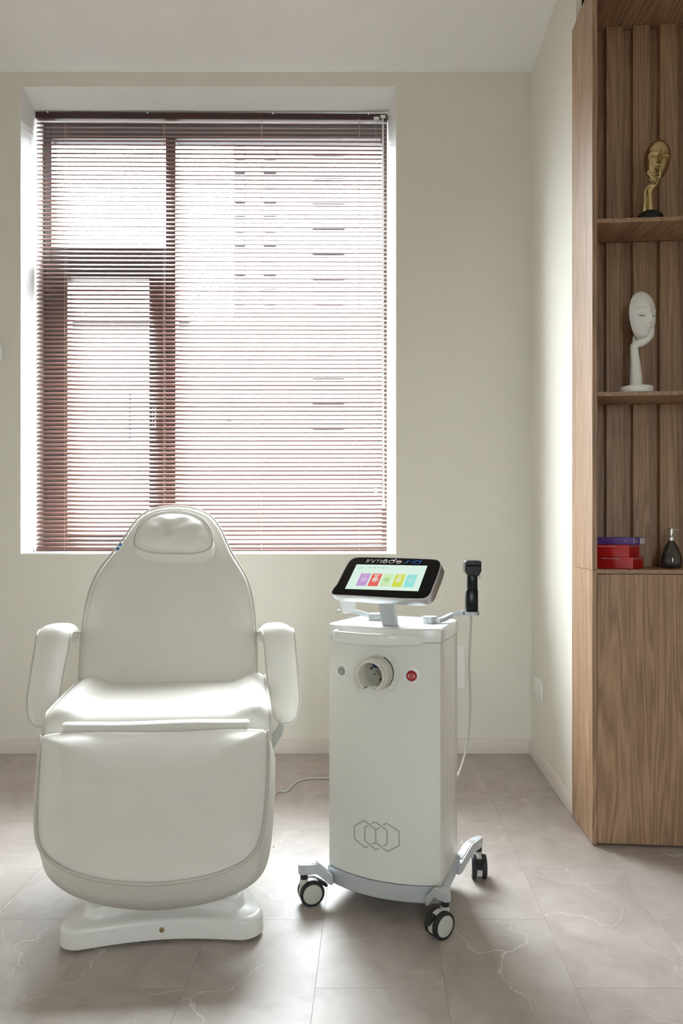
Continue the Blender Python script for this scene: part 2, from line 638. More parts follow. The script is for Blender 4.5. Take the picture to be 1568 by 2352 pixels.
# ------------------------------------------------------------------ window
YW = 3.74
KX = YW / F
def wx(px):
    return (px - CX) * KX
def wz(py):
    return H - (py - CY) * KX
win = thing('window_1', 'dark framed window with a tall fixed pane and a sash behind the blind', 'window', ((-1.646 + 0.077) / 2, YW + 0.04, 0.94))
del win['label'], win['category']
struct(win)
def bar(name, x0, x1, z0, z1, y0=YW, y1=YW + 0.07, parent=win, mat='frame', bev=0.004):
    m = MB()
    m.box((x0, y0, z0), (x1, y1, z1))
    return m.build(name, M[mat], parent, smooth=30, bevel=bev)
zb, zt = 0.941, 3.085
bar('frame_jamb', -1.646, wx(118), zb, zt)
bar('frame_jamb', wx(876), 0.076, zb, zt)
bar('frame_head', wx(118), wx(876), wz(318), zt)
bar('frame_sill', wx(118), wx(876), zb, zb + 0.035)
bar('mullion', wx(380), wx(403), zb + 0.035, wz(318))
bar('transom', wx(118), wx(380), wz(612), wz(568))
sash = bar('sash', wx(118), wx(158), zb + 0.036, wz(612) - 0.002, YW - 0.015, YW + 0.05)
bar('sash_stile', wx(344), wx(380), zb + 0.036, wz(612) - 0.002, YW - 0.015, YW + 0.05, sash)
bar('sash_rail', wx(158), wx(344), wz(642), wz(612) - 0.002, YW - 0.015, YW + 0.05, sash)
bar('sash_rail', wx(158), wx(344), zb + 0.036, zb + 0.09, YW - 0.015, YW + 0.05, sash)
bar('pane', wx(118), wx(380), wz(568), wz(318), YW + 0.03, YW + 0.036, win, 'glass', 0)
bar('pane', wx(403), wx(876), zb + 0.035, wz(318), YW + 0.03, YW + 0.036, win, 'glass', 0)
bar('pane', wx(158), wx(344), zb + 0.09, wz(642), YW + 0.02, YW + 0.026, sash, 'glass', 0)
# handle of the sash
m = MB()
hx = wx(362)
m.box((hx - 0.014, YW - 0.022, 1.62), (hx + 0.014, YW - 0.015, 1.70))
m.tube([V(hx, YW - 0.015, 1.66), V(hx, YW - 0.055, 1.66), V(hx, YW - 0.06, 1.65), V(hx, YW - 0.06, 1.55)], 0.008, 8)
m.build('handle', M['frame'], sash, smooth=40)
# white inner sill board
m = MB()
m.box((-1.646, 3.515, 0.9365), (0.076, 3.7395, 0.9405))
struct(m.build('trim_2', M['white_wall'], smooth=0))['label'] = 'white window sill board'

fill_win = thing('added_fill_window', '', '', ((RO[0] + RO[1]) / 2, YF - 0.13, RO[2]))  # unseen window, added to light the shaded sides of chair, cart and cabinet
del fill_win['label'], fill_win['category']
struct(fill_win)
yr = YF - 0.16
for x0, x1, z0, z1 in ((RO[0], RO[0] + 0.03, RO[2], RO[3]), (RO[1] - 0.03, RO[1], RO[2], RO[3]), (RO[0] + 0.03, RO[1] - 0.03, RO[2], RO[2] + 0.03), (RO[0] + 0.03, RO[1] - 0.03, RO[3] - 0.03, RO[3])):
    bar('frame_bar', x0, x1, z0, z1, yr, yr + 0.06, fill_win)
bar('pane', RO[0] + 0.03, RO[1] - 0.03, RO[2] + 0.03, RO[3] - 0.03, yr + 0.02, yr + 0.026, fill_win, 'glass', 0)

# ------------------------------------------------------------------ venetian blind
YS = 3.645
KS = YS / F
def bx(px):
    return (px - CX) * KS
def bz(py):
    return H - (py - CY) * KS
blind = thing('venetian_blind', 'brown aluminium venetian blind with open slats covering the window', 'blind', (bx(487), YS, bz(1266)))
hl = (bz(260.5), bz(264.5))
m = MB()
def railpt(x, y, dz):
    f = (x - bx(84)) / (bx(889) - bx(84))
    return V(x, y, hl[0] * (1 - f) + hl[1] * f + dz)
r0 = [railpt(bx(84), YS - 0.014, 0), railpt(bx(84), YS + 0.014, 0), railpt(bx(84), YS + 0.014, -0.029), railpt(bx(84), YS - 0.014, -0.029)]
r1 = [railpt(bx(889), YS - 0.014, 0), railpt(bx(889), YS + 0.014, 0), railpt(bx(889), YS + 0.014, -0.029), railpt(bx(889), YS - 0.014, -0.029)]
m.rings([r0, r1])
headrail = m.build('headrail', M['rail'], blind, smooth=30, bevel=0.0015)
for px in (113, 341, 627, 846):
    m = MB()
    p = railpt(bx(px), YS - 0.014, -0.002)
    m.tube([p, p + V(0, -0.004, 0)], 0.004, 8)
    m.build('bracket_screw', M['white'], headrail)
NS = 100
LX = bx(888) - bx(85)
sm = MB()
sec_t, sec_b = [], []
for k in range(6):
    u = -1 + 2 * k / 5
    d = u * 0.0125
    s = 0.0016 * (1 - u * u)
    sec_t.append((d, s + 0.0002))
    sec_b.append((d, s - 0.0002))
sec = sec_t + sec_b[::-1]
sm.rings([[V(-LX / 2, y, z) for y, z in sec], [V(LX / 2, y, z) for y, z in sec]])
xc = (bx(85) + bx(888)) / 2
slat0 = None
for k in range(NS):
    f = k / (NS - 1)
    zl = bz(283 + (1258 - 283) * f)
    zr = bz(287 + (1256 - 287) * f)
    if slat0 is None:
        slat0 = sm.build('slat', M['slat'], blind, smooth=40, origin=V(0, 0, 0))
        o = slat0
    else:
        o = slat0.copy()
        col.objects.link(o)
        o.parent = blind
    rnd = random.uniform(-0.0006, 0.0006)
    o.location = V(xc, YS, (zl + zr) / 2 + rnd) - ORIGIN[blind]
    tilt = math.radians(45 - 8 * f)
    o.rotation_euler = (tilt + random.uniform(-0.03, 0.03), -math.atan2(zr - zl, LX) + random.uniform(-0.0005, 0.0005), 0)
m = MB()
m.box((bx(85), YS - 0.012, bz(1266)), (bx(888), YS + 0.012, bz(1262)))
m.build('bottom_rail', M['slat'], blind, smooth=30, bevel=0.001)
for px in (151, 377, 601, 825):
    for dy in (-0.0135, 0.0135):
        m = MB()
        pts = [V(bx(px) + random.uniform(-0.0008, 0.0008), YS + dy, z) for z in [bz(274) + (bz(1264) - bz(274)) * i / 12 for i in range(13)]]
        m.tube(pts, 0.0009, 5)
        m.build('ladder_cord', M['cord'], blind)
# tilt wand, lift cord and their fittings
m = MB()
m.tube([at(879, 278, 3.615), at(879, 700, 3.615), at(880.5, 1150, 3.615)], 0.0042, 10)
m.tube([at(880.5, 1146, 3.615), at(881, 1166, 3.615)], [0.0045, 0.0085], 10)
wand = m.build('tilt_wand', M['white'], blind, smooth=40)
m = MB()
m.tube([at(879, 268, 3.622), at(879, 281, 3.614)], 0.003, 8)
m.box(tuple(at(873, 272, 3.628)), tuple(at(885, 264, 3.618)))
m.build('wand_hook', M['white'], wand)
m = MB()
m.tube([at(863, 272, 3.622), at(863, 640, 3.622), at(863.5, 1042, 3.622), at(862, 1060, 3.622), at(863, 1124, 3.622)], 0.0009, 6)
lc = m.build('lift_cord', M['cord'], blind)
m = MB()
m.tube([at(862.5, 1121, 3.622), at(862.5, 1136, 3.622)], [0.004, 0.0075], 10)
m.build('tassel', M['white'], lc)
m = MB()
m.box(tuple(at(858, 276, 3.628)), tuple(at(870, 268, 3.616)))
m.build('cord_lock', M['white'], headrail)

# ------------------------------------------------------------------ outside
m = MB()
m.box((-60, -60, -0.9), (60, 90, -0.7))
gr_o = struct(m.build('ground', M['ground'], smooth=0))
def outx(px, Y):
    return (px - CX) * Y / F
def outz(py, Y):
    return H - (py - CY) * Y / F
Y1 = 22.0
tow = thing('tower_block', 'grey tower block with dark glazed bays beyond the right pane', 'building', (outx(760, Y1), Y1, -0.7))
m = MB()
m.box((outx(536, Y1), Y1, -0.7), (outx(1000, Y1), Y1 + 10, 13.2))
m.build('wall', M['facade'], tow, smooth=0)
for x0, x1, zt_, zb_ in ((540, 563, 300, 700), (606, 634, 300, 700), (718, 791, 300, 985)):
    n = 12
    zz0, zz1 = outz(zb_, Y1), outz(zt_, Y1)
    for k in range(n):
        h = (zz1 - zz0) / n
        m = MB()
        m.box((outx(x0, Y1), Y1 - 0.12, zz0 + k * h), (outx(x1, Y1), Y1 + 0.02, zz0 + (k + 1) * h - 0.12))
        m.build('window', M['facade_dark'], tow, smooth=0)
Y2 = 15.0
low = thing('low_house', 'low grey house with a dark flat roof seen through the lower blind', 'building', (outx(420, Y2), Y2, -0.7))
m = MB()
m.box((outx(60, Y2), Y2, -0.7), (outx(530, Y2), Y2 + 5, outz(745, Y2)))
m.build('wall', M['facade'], low, smooth=0)
m = MB()
m.box((outx(50, Y2), Y2 - 0.25, outz(745, Y2)), (outx(438, Y2), Y2 + 5.2, outz(737, Y2)))
m.build('roof', M['roof'], low, smooth=0)
for x0, x1, z0, z1 in ((519, 598, 783, 965), (200, 300, 900, 1010)):
    m = MB()
    m.box((outx(x0, Y2), Y2 - 0.1, outz(z1, Y2)), (outx(x1, Y2), Y2 + 0.02, outz(z0, Y2)))
    m.build('window', M['facade_dark'], low, smooth=0)
Y3 = 11.0
m = MB()
m.box((outx(40, Y3), Y3, -0.7), (outx(1150, Y3), Y3 + 0.25, outz(1100, Y3)))
tag(m.build('garden_wall', M['facade'], smooth=0), 'low grey boundary wall outside in front of the buildings', 'wall')

# ------------------------------------------------------------------ treatment chair
CA = math.radians(10)
CR = math.radians(5)
cr = V(math.cos(CR), math.sin(CR), 0)        # to the viewer's right
cb = V(-math.sin(CA), math.cos(CA), 0)       # away from the viewer
chair = thing('treatment_chair', 'white leatherette reclining treatment chair with armrests and leg rest', 'chair', (-0.60, 2.2, 0))

def offset2d(pts, cen, U, W, d):
    """offset a closed planar loop inwards by d along its in-plane normals"""
    q = [((p - cen).dot(U), (p - cen).dot(W)) for p in pts]
    n = len(q)
    area = sum(q[i][0] * q[(i + 1) % n][1] - q[(i + 1) % n][0] * q[i][1] for i in range(n))
    sg = 1 if area > 0 else -1
    out = []
    for i in range(n):
        ax, ay = q[i - 1]
        bx_, by = q[(i + 1) % n]
        tx, ty = bx_ - ax, by - ay
        L = math.hypot(tx, ty) or 1
        nx, ny = -ty / L * sg, tx / L * sg
        out.append((q[i][0] + nx * d, q[i][1] + ny * d))
    return [cen + U * a_ + W * b__ for a_, b__ in out]

def cushion(outline, n, puff, thick, edge=0.015, fn=None, flare=0.0, back_in=0.012, nring=9, shift=V(0, 0, 0)):
    """upholstered pad: outline is a closed 3D loop lying in a plane with normal n facing the viewer"""
    n = n.normalized()
    cen = sum(outline, V(0, 0, 0)) / len(outline)
    U = cr - n * cr.dot(n)
    U.normalize()
    W = n.cross(U)
    rings = []
    rings.append([p - n * thick + shift + (cen - p).normalized() * back_in for p in outline])
    rings.append([p + (p - cen).normalized() * flare - n * (thick - 0.012) + shift for p in outline])
    rings.append([p + (p - cen).normalized() * flare * 0.6 - n * thick * 0.5 + shift * 0.55 for p in outline])
    rings.append([p - n * edge for p in outline])
    for a_ in (25, 50, 75):
        an = math.radians(a_)
        ins = offset2d(outline, cen, U, W, edge * (1 - math.cos(an)))
        rings.append([p - n * edge * (1 - math.sin(an)) for p in ins])
    inner = offset2d(outline, cen, U, W, edge)
    for k in range(nring + 1):
        s = 1 - k / (nring + 0.15)
        ring = []
        for p in inner:
            q = cen + (p - cen) * s
            h = puff * (1 - s ** 3)
            if fn:
                h += fn((q - cen).dot(U), (q - cen).dot(W)) * min(1, (1 - s) * 6)
            ring.append(q + n * h)
        rings.append(ring)
    m = MB()
    m.rings(rings)
    return m

def piping(loop, r=0.004, closed=True):
    m = MB()
    m.tube(loop, r, 8, closed, round_caps=not closed)
    return m

def sm(x, a_, b__):
    t_ = max(0, min(1, (x - a_) / (b__ - a_)))
    return t_ * t_ * (3 - 2 * t_)

# --- backrest, traced on its reclined plane
B0 = at(387, 1560, 2.60)
B1 = at(405, 1163, 2.92)
Bn = cr.cross((B1 - B0).normalized())
if Bn.y > 0:
    Bn = -Bn
back_px = [(183, 1585), (183, 1530), (187, 1460), (195, 1400), (208, 1350), (226, 1312), (250, 1280), (272, 1252), (290, 1228), (305, 1205),
           (324, 1184), (350, 1170), (380, 1164), (412, 1163), (443, 1167), (472, 1178), (492, 1194), (508, 1218), (520, 1245), (533, 1272),
           (553, 1304), (568, 1332), (578, 1368), (585, 1410), (589, 1470), (590, 1530), (589, 1585), (560, 1600), (390, 1602), (210, 1600)]
bl = resample(catmull([on_plane(x, y, B0, Bn) for x, y in back_px], 5), 150)
bcen = sum(bl, V(0, 0, 0)) / len(bl)
bw = (B1 - B0).normalized()
def back_fn(u, w):
    # soft side bolsters and a dished middle
    return 0.012 * sm(abs(u), 0.13, 0.22) * (1 - sm(w, 0.12, 0.3)) 
backrest = cushion(bl, Bn, 0.010, 0.085, 0.016, back_fn).build('backrest', M['leather'], chair, smooth=180)
piping([p + Bn * 0.001 for p in bl]).build('piping', M['piping'], backrest, smooth=180)

# --- pillow
pp0 = at(398, 1268, 2.79)
pil_px = [(307, 1246), (310, 1226), (319, 1206), (335, 1190), (358, 1179), (385, 1174), (412, 1174), (440, 1179), (462, 1189), (478, 1206), (486, 1226),
          (488, 1245), (482, 1258), (466, 1267), (440, 1271), (400, 1271), (360, 1270), (334, 1265), (316, 1257)]
Pp = B0 + bw * 0.56 + Bn * 0.075
pl = resample(catmull([on_plane(x, y, Pp, Bn) for x, y in pil_px], 5), 90)
def pil_fn(u, w):
    return 0.003 * math.sin(u * 70 + w * 60) * math.exp(-((u + 0.03) ** 2 + (w - 0.02) ** 2) / 0.004) + 0.002 * math.sin(u * 55 - w * 90)
pillow = cushion(pl, Bn, 0.028, 0.066, 0.010, pil_fn, flare=0.004, back_in=0.0, shift=V(0, 0, -0.016)).build('pillow', M['leather'], chair, smooth=180)
piping([p - Bn * 0.003 for p in pl], 0.0022).build('piping', M['piping'], pillow, smooth=180)

# --- blue and white tag on the edge piping
tp = on_plane(275, 1259, B0, Bn) + Bn * 0.010
m = MB()
tdir = (on_plane(282, 1248, B0, Bn) - on_plane(268, 1271, B0, Bn)).normalized()
tside = Bn.cross(tdir)
ctr = tp
loop = [ctr + tdir * (0.020 * math.cos(t_)) + tside * (0.0115 * math.sin(t_)) for t_ in [2 * math.pi * k / 20 for k in range(20)]]
m.prism([p + Bn * 0.002 for p in loop], Bn * -0.012)
tg = m.build('edge_tag', M['white'], chair, smooth=40)
tg['label'] = 'small white tag with blue dots'
for s in (-1, 1):
    m = MB()
    m.lathe([(0.0001, 0.0), (0.0062, 0.0), (0.0056, 0.0012), (0.0001, 0.0014)], ctr + tdir * 0.0095 * s + Bn * 0.0022, Bn, 14)
    m.build('dot', M['blue'], tg)

# --- seat
S0 = at(365, 1640, 2.13)
SW = 0.318
def seat_profile():
    """(distance back from the front edge, height)"""
    pr = []
    pr.append((0.015, 0.400))
    pr.append((-0.006, 0.404))
    pr.append((-0.012, 0.43))
    pr.append((-0.010, 0.475))
    for k in range(1, 8):
        an = math.radians(180 - 90 * k / 7)
        pr.append((0.046 + 0.054 * math.cos(an), 0.482 + 0.048 * math.sin(an)))
    for k in range(1, 12):
        pr.append((0.046 + 0.042 * k, 0.530 + 0.004 * math.sin(math.pi * k / 11)))
    pr.append((0.525, 0.51))
    pr.append((0.53, 0.44))
    pr.append((0.52, 0.41))
    return pr
pr = seat_profile()
us = [-1, -0.995, -0.97, -0.9, -0.82, -0.74, -0.66, -0.58, -0.5, -0.3, -0.1, 0.1, 0.3, 0.5, 0.58, 0.66, 0.74, 0.82, 0.9, 0.97, 0.995, 1]
def seat_pt(u, d, z):
    side = sm(abs(u), 0.62, 0.86) * (1 - sm(abs(u), 0.9, 1.0) * 0.5)
    top = sm(z, 0.47, 0.53)
    zz = z + 0.018 * side * top - 0.006 * top * (1 - side)
    if abs(u) > 0.96:
        zz -= 0.010 * top * (abs(u) - 0.96) / 0.04
    dd = d - 0.008 * side * sm(z, 0.43, 0.5) * (1 - sm(d, 0.05, 0.1))
    s0 = V(S0.x, S0.y, 0)
    return s0 + cr * (u * SW) + cb * dd + V(0, 0, zz)
m = MB()
m.rings([[seat_pt(u, d, z) for d, z in pr] for u in us])
seat = m.build('seat', M['leather'], chair, smooth=60)
for u in (-0.985, 0.985):
    path = [seat_pt(u, d, z) + cr * (0.003 if u > 0 else -0.003) + V(0, 0, 0.002) for d, z in pr[1:-2]]
    piping(catmull(path, 3, False), 0.0042, False).build('piping', M['piping'], seat, smooth=180)
# frame under the seat
m = MB()
s0 = V(S0.x, S0.y, 0)
def sf(p):
    return s0 + cr * p.x + cb * p.y + V(0, 0, p.z)
m.box((-0.27, 0.02, 0.36), (0.27, 0.50, 0.405), sf)
m.box((-0.06, 0.05, 0.30), (0.06, 0.47, 0.36), sf)
m.build('seat_frame', M['grey_metal'], chair, smooth=30, bevel=0.006)
m = MB()
m.tube([sf(V(0.0, 0.10, 0.085)), sf(V(0.0, 0.24, 0.34))], 0.035, 14)
m.box((-0.10, 0.16, 0.08), (0.10, 0.40, 0.34), sf)
m.build('lift_column', M['shell'], chair, smooth=30, bevel=0.01)

# --- narrow pad between seat and leg rest
m = MB()
pc = at(361, 1664, 2.085)
rings = []
for u in [-1, -0.995, -0.98] + [-0.9 + 0.2 * k for k in range(10)] + [0.98, 0.995, 1]:
    hw = 0.255
    e = 1 if abs(u) < 0.99 else 0.75
    wob = 0.0015 * math.sin(u * 5)
    rings.append([pc + cr * (u * hw) + cb * (0.022 * math.cos(t_) * e) + V(0, 0, wob + 0.010 * math.sin(t_) * e - (0.03 if math.sin(t_) < -0.3 else 0)) for t_ in [2 * math.pi * k / 14 for k in range(14)]])
m.rings(rings)
m.build('hinge_pad', M['leather'], chair, smooth=70)

# --- leg rest, traced on its tilted plane
L0 = at(352, 1682, 2.05)
L1 = at(345, 2030, 1.80)
ln = cr.cross((L0 - L1).normalized())
if ln.y > 0:
    ln = -ln
leg_px = [(92, 1692), (125, 1681), (190, 1676), (280, 1677), (352, 1677), (440, 1674), (520, 1670), (580, 1671), (615, 1680), (617, 1740), (614, 1810), (609, 1870),
          (603, 1910), (592, 1945), (570, 1972), (535, 1993), (480, 2013), (415, 2025), (345, 2031), (275, 2028), (210, 2018),
          (155, 2000), (115, 1976), (92, 1950), (82, 1915), (81, 1860), (84, 1800), (88, 1740)]
ll = resample(catmull([on_plane(x, y, L0, ln) for x, y in leg_px], 5), 150)
def leg_fn(u, w):
    b1 = 0.017 * sm(abs(u), 0.15, 0.23) * (1 - sm(-w, 0.07, 0.17))
    d1 = -0.004 * math.exp(-((u - 0.14) ** 2 + (w + 0.07) ** 2) / 0.0002) - 0.003 * math.exp(-((u + 0.16) ** 2 + (w - 0.02) ** 2) / 0.0005) - 0.003 * math.exp(-((u + 0.18) ** 2 + (w + 0.07) ** 2) / 0.0004)
    return b1 + d1
leg = cushion(ll, ln, 0.012, 0.118, 0.012, leg_fn, flare=0.014, back_in=0.0, shift=V(0, 0, -0.020)).build('leg_rest', M['leather'], chair, smooth=180)
piping([p - ln * 0.001 for p in resample(catmull([on_plane(x, y, L0, ln) for x, y in leg_px[8:] + leg_px[:1]], 5, False), 120, False)], 0.0046, False).build('piping', M['piping'], leg, smooth=180)
m = MB()
lc_ = (L0 + L1) / 2 - ln * 0.13
m.tube([lc_, sf(V(0, 0.08, 0.37))], 0.022, 10)
m.build('leg_rest_bracket', M['grey_metal'], chair, smooth=40)

# --- armrests: bent pads swept along the arm
def armrest(stations, end_py, sgn):
    """stations: (outer px,py, inner px,py, Y) from the back to the front"""
    A_ = [at(s[0], s[1], s[4]) for s in stations]
    C_ = [at(s[2], s[3], s[4]) for s in stations]
    n = 44
    A_ = resample(catmull(A_, 8, False), n, False)
    C_ = resample(catmull(C_, 8, False), n, False)
    mid = [(a_ + c_) / 2 for a_, c_ in zip(A_, C_)]
    rings, pa, pc_ = [], [], []
    for i in range(n):
        lat = A_[i] - C_[i]
        hw = lat.length / 2
        lat.normalize()
        tg_ = (mid[min(i + 1, n - 1)] - mid[max(i - 1, 0)]).normalized()
        nn = lat.cross(tg_)
        if nn.y > 0 and abs(nn.y) > abs(nn.z) or nn.z < 0:
            nn = -nn
        nn.normalize()
        f = 1.0
        e0, e1 = i / 5.0, (n - 1 - i) / 9.0
        if e1 < 1:
            f = math.sqrt(max(0.0, 1 - (1 - e1) ** 2)) * 0.72 + 0.28
        if e0 < 1:
            f = min(f, 0.75 + 0.25 * e0)
        th = 0.042
        cap = 1.0 if 0 < i < n - 1 else 0.55
        ring = []
        for k in range(25):
            u = -1 + 2 * k / 24
            ring.append(mid[i] + lat * (u * hw * f) + nn * (0.026 * (1 - abs(u) ** 2.6)) * cap)
        for k in range(9):
            u = 1 - 2 * k / 8
            ring.append(mid[i] + lat * (u * (hw * f - 0.004)) - nn * (th * (1 - abs(u) ** 6 * 0.3)) * cap)
        rings.append(ring)
        pa.append(mid[i] + lat * hw * f)
        pc_.append(mid[i] - lat * hw * f)
    m = MB()
    m.rings(rings)
    o = m.build('armrest', M['leather'], chair, smooth=70)
    piping(pa + pc_[::-1], 0.0038, True).build('piping', M['piping'], o, smooth=180)
    return o
armrest([(122, 1444, 192, 1452, 2.70), (98, 1446, 178, 1452, 2.60), (86, 1455, 164, 1456, 2.515), (80, 1490, 158, 1490, 2.475), (70, 1550, 146, 1550, 2.41), (60, 1625, 134, 1625, 2.335), (57, 1668, 128, 1668, 2.30)], 0, -1)
armrest([(648, 1442, 586, 1452, 2.76), (664, 1443, 593, 1452, 2.66), (674, 1449, 603, 1455, 2.575), (679, 1490, 608, 1490, 2.535), (684, 1550, 613, 1550, 2.47), (690, 1620, 617, 1620, 2.40), (693, 1660, 620, 1660, 2.36)], 0, 1)
# bracket under the right armrest and its twin
for pxs in ([(641, 1664), (649, 1664), (649, 1683), (645, 1694), (626, 1724), (612, 1736), (612, 1700), (624, 1688), (632, 1678)],):
    m = MB()
    loop = [at(x, y, 2.38) for x, y in pxs]
    m.prism(loop, V(0, 0.03, 0))
    m.build('armrest_bracket', M['grey_metal'], chair, smooth=30, bevel=0.003)
m = MB()
loop = [at(x, y, 2.33) for x, y in [(118, 1655), (128, 1655), (150, 1700), (150, 1725), (124, 1690)]]
m.prism(loop, V(0, 0.03, 0))
m.build('armrest_bracket', M['grey_metal'], chair, smooth=30, bevel=0.003)

# --- base: two-step cast cover with waisted sides
BA = math.radians(6.5)
br = V(math.cos(BA), math.sin(BA), 0)
bb = V(-math.sin(BA), math.cos(BA), 0)
BC = V(-0.532, 1.875, 0)
def bp(u, d, z):
    return BC + br * u + bb * d + V(0, 0, z)
def base_loop(hw, front, back, waist, bow, rc, n=14):
    """waisted rectangle with a concave front: list of (u, d)"""
    pts = []
    def corner(cx_, cy_, a0):
        for k in range(7):
            an = math.radians(a0 + 90 * k / 6)
            pts.append((cx_ + rc * math.cos(an), cy_ + rc * math.sin(an)))
    corner(-hw + rc, front + rc, 180)
    for k in range(1, n):
        f = k / n
        pts.append((-hw + rc + f * 2 * (hw - rc), front + bow * math.sin(math.pi * f)))
    corner(hw - rc, front + rc, 270)
    for k in range(1, n):
        f = k / n
        w_ = waist * math.sin(math.pi * f) ** 1.2
        pts.append((hw - w_, front + rc + f * (back - front - 2 * rc)))
    corner(hw - rc, back - rc, 0)
    for k in range(1, n):
        f = k / n
        pts.append((hw - rc - f * 2 * (hw - rc), back - bow * math.sin(math.pi * f)))
    corner(-hw + rc, back - rc, 90)
    for k in range(1, n):
        f = k / n
        w_ = waist * math.sin(math.pi * f) ** 1.2
        pts.append((-hw + w_, back - rc - f * (back - front - 2 * rc)))
    return pts
m = MB()
def lay(hw, fr_, bk, wa, bo, rc, z):
    return [bp(u, d, z) for u, d in base_loop(hw, fr_, bk, wa, bo, rc)]
R = []
D0 = 0.66
R.append(lay(0.250, 0.005, D0 - 0.005, 0.07, 0.026, 0.05, 0.006))
R.append(lay(0.256, 0.0, D0, 0.07, 0.026, 0.052, 0.010))
R.append(lay(0.255, 0.001, D0 - 0.001, 0.07, 0.026, 0.052, 0.046))
for k in range(1, 6):
    an = math.radians(90 * k / 5)
    i_ = 0.014 * (1 - math.cos(an))
    R.append(lay(0.255 - i_, 0.001 + i_, D0 - 0.001 - i_, 0.07, 0.026, 0.05, 0.046 + 0.014 * math.sin(an)))
R.append(lay(0.214, 0.034, D0 - 0.034, 0.076, 0.042, 0.046, 0.0615))
R.append(lay(0.207, 0.038, D0 - 0.038, 0.080, 0.046, 0.044, 0.0645))
R.append(lay(0.204, 0.041, D0 - 0.041, 0.082, 0.048, 0.042, 0.072))
R.append(lay(0.202, 0.043, D0 - 0.043, 0.084, 0.049, 0.041, 0.082))
for k in range(1, 6):
    an = math.radians(90 * k / 5)
    i_ = 0.010 * (1 - math.cos(an))
    R.append(lay(0.202 - i_, 0.043 + i_, D0 - 0.043 - i_, 0.084, 0.049, 0.040, 0.082 + 0.010 * math.sin(an)))
R.append(lay(0.12, 0.14, D0 - 0.14, 0.05, 0.03, 0.03, 0.0935))
m.rings(R)
cbase = m.build('base', M['shell'], chair, smooth=40)
m = MB()
fb = bp(0.0, 0.0265, 0.034)
m.lathe([(0.0001, 0.004), (0.0035, 0.004), (0.0035, 0.0025), (0.006, 0.0022), (0.0068, 0.0)], fb + (-bb) * 0.0, -bb, 16)
m.build('bolt', M['bolt'], cbase)

# ------------------------------------------------------------------ aesthetic device cart
DA = math.radians(23)
du = V(math.cos(DA), -math.sin(DA), 0)       # along the front, to the viewer's right
dv = V(math.sin(DA), math.cos(DA), 0)        # towards the rear
DO = V(0.032, 2.066, 0)
def dp(a_, b__, z):
    return DO + du * a_ + dv * b__ + V(0, 0, z)
cart = thing('device_cart', 'white aesthetic laser device on casters with tilted touch screen', 'medical device', dp(0, 0.1, 0))

def plan(hw=0.166, bow=0.040, grow_=0.0, depth=0.235):
    """closed plan of the housing: bowed front, crisp front corners, slightly tapering sides"""
    pts = []
    n = 24
    for k in range(n + 1):
        x = -1 + 2 * k / n
        pts.append((x * hw, -bow * (1 - x * x) ** 0.9 if abs(x) < 1 else 0.0))
    pts += [(hw + 0.001, 0.006), (hw - 0.001, 0.05), (hw - 0.004, 0.10), (hw - 0.008, 0.15), (hw - 0.012, depth - 0.035), (hw - 0.022, depth - 0.012), (hw - 0.045, depth)]
    pts += [(-hw + 0.045, depth), (-hw + 0.022, depth - 0.012), (-hw + 0.012, depth - 0.035), (-hw + 0.008, 0.15), (-hw + 0.004, 0.10), (-hw + 0.001, 0.05), (-hw - 0.001, 0.006)]
    if grow_:
        cx_, cy_ = 0, 0.09
        out = []
        for x, y in pts:
            L = math.hypot(x - cx_, y - cy_)
            out.append((x + (x - cx_) / L * grow_, y + (y - cy_) / L * grow_))
        pts = out
    return pts
def dlay(z, **kw):
    return [dp(x, y, z) for x, y in plan(**kw)]

m = MB()
m.rings([dlay(0.098, grow_=-0.004), dlay(0.100), dlay(0.30), dlay(0.60), dlay(0.7495), dlay(0.7505, grow_=-0.003)])
body = m.build('housing', M['cart'], cart, smooth=28)
body_bvh = BVHTree.FromPolygons([tuple(p) for p in m.v], m.f)
def hit(px, py, lift=0.0):
    d = ray(px, py).normalized()
    loc, nrm, _, _ = body_bvh.ray_cast(V(0, 0, H), d)
    if loc is None:
        return None, None
    if nrm.dot(d) > 0:
        nrm = -nrm
    return loc + nrm * lift, nrm

m = MB()
m.rings([dlay(0.7515, grow_=0.000), dlay(0.753, grow_=0.0015), dlay(0.780, grow_=0.0015), dlay(0.785, grow_=0.000), dlay(0.788, grow_=-0.004), dlay(0.7885, grow_=-0.02)])
lid = m.build('lid', M['cart_top'], cart, smooth=30)
# raised strips on the lid
m = MB()
m.box((0.046, -0.018, 0.7880), (0.066, 0.045, 0.7895), lambda p: dp(p.x, p.y, p.z))
m.build('lid_strip', M['silver'], lid, smooth=30)

# front handle: bowed grip standing off the lid
def front_b(a_, hw=0.166, bow=0.040):
    x = max(-0.9999, min(0.9999, a_ / hw))
    return -bow * (1 - x * x) ** 0.9
path = []
for a_, off_ in [(-0.128, -0.004), (-0.130, 0.014), (-0.124, 0.024), (-0.105, 0.028), (-0.06, 0.030), (-0.01, 0.030), (0.03, 0.027), (0.055, 0.020), (0.078, 0.010), (0.105, 0.001), (0.12, -0.006)]:
    path.append(dp(a_, front_b(a_) - off_, 0.7620))
path = catmull(path, 4, False)
m = MB()
rings = []
for i, p in enumerate(path):
    t_ = (path[min(i + 1, len(path) - 1)] - path[max(i - 1, 0)])
    t_.z = 0
    t_.normalize()
    nrm = V(-t_.y, t_.x, 0)
    ring = []
    for k in range(16):
        an = 2 * math.pi * k / 16
        cx_, sx_ = math.cos(an), math.sin(an)
        ring.append(p + nrm * (0.0075 * math.copysign(abs(cx_) ** 0.6, cx_)) + V(0, 0, 0.0155 * math.copysign(abs(sx_) ** 0.6, sx_) - 0.002))
    rings.append(ring)
m.rings(rings)
m.build('handle', M['cart_top'], lid, smooth=50)

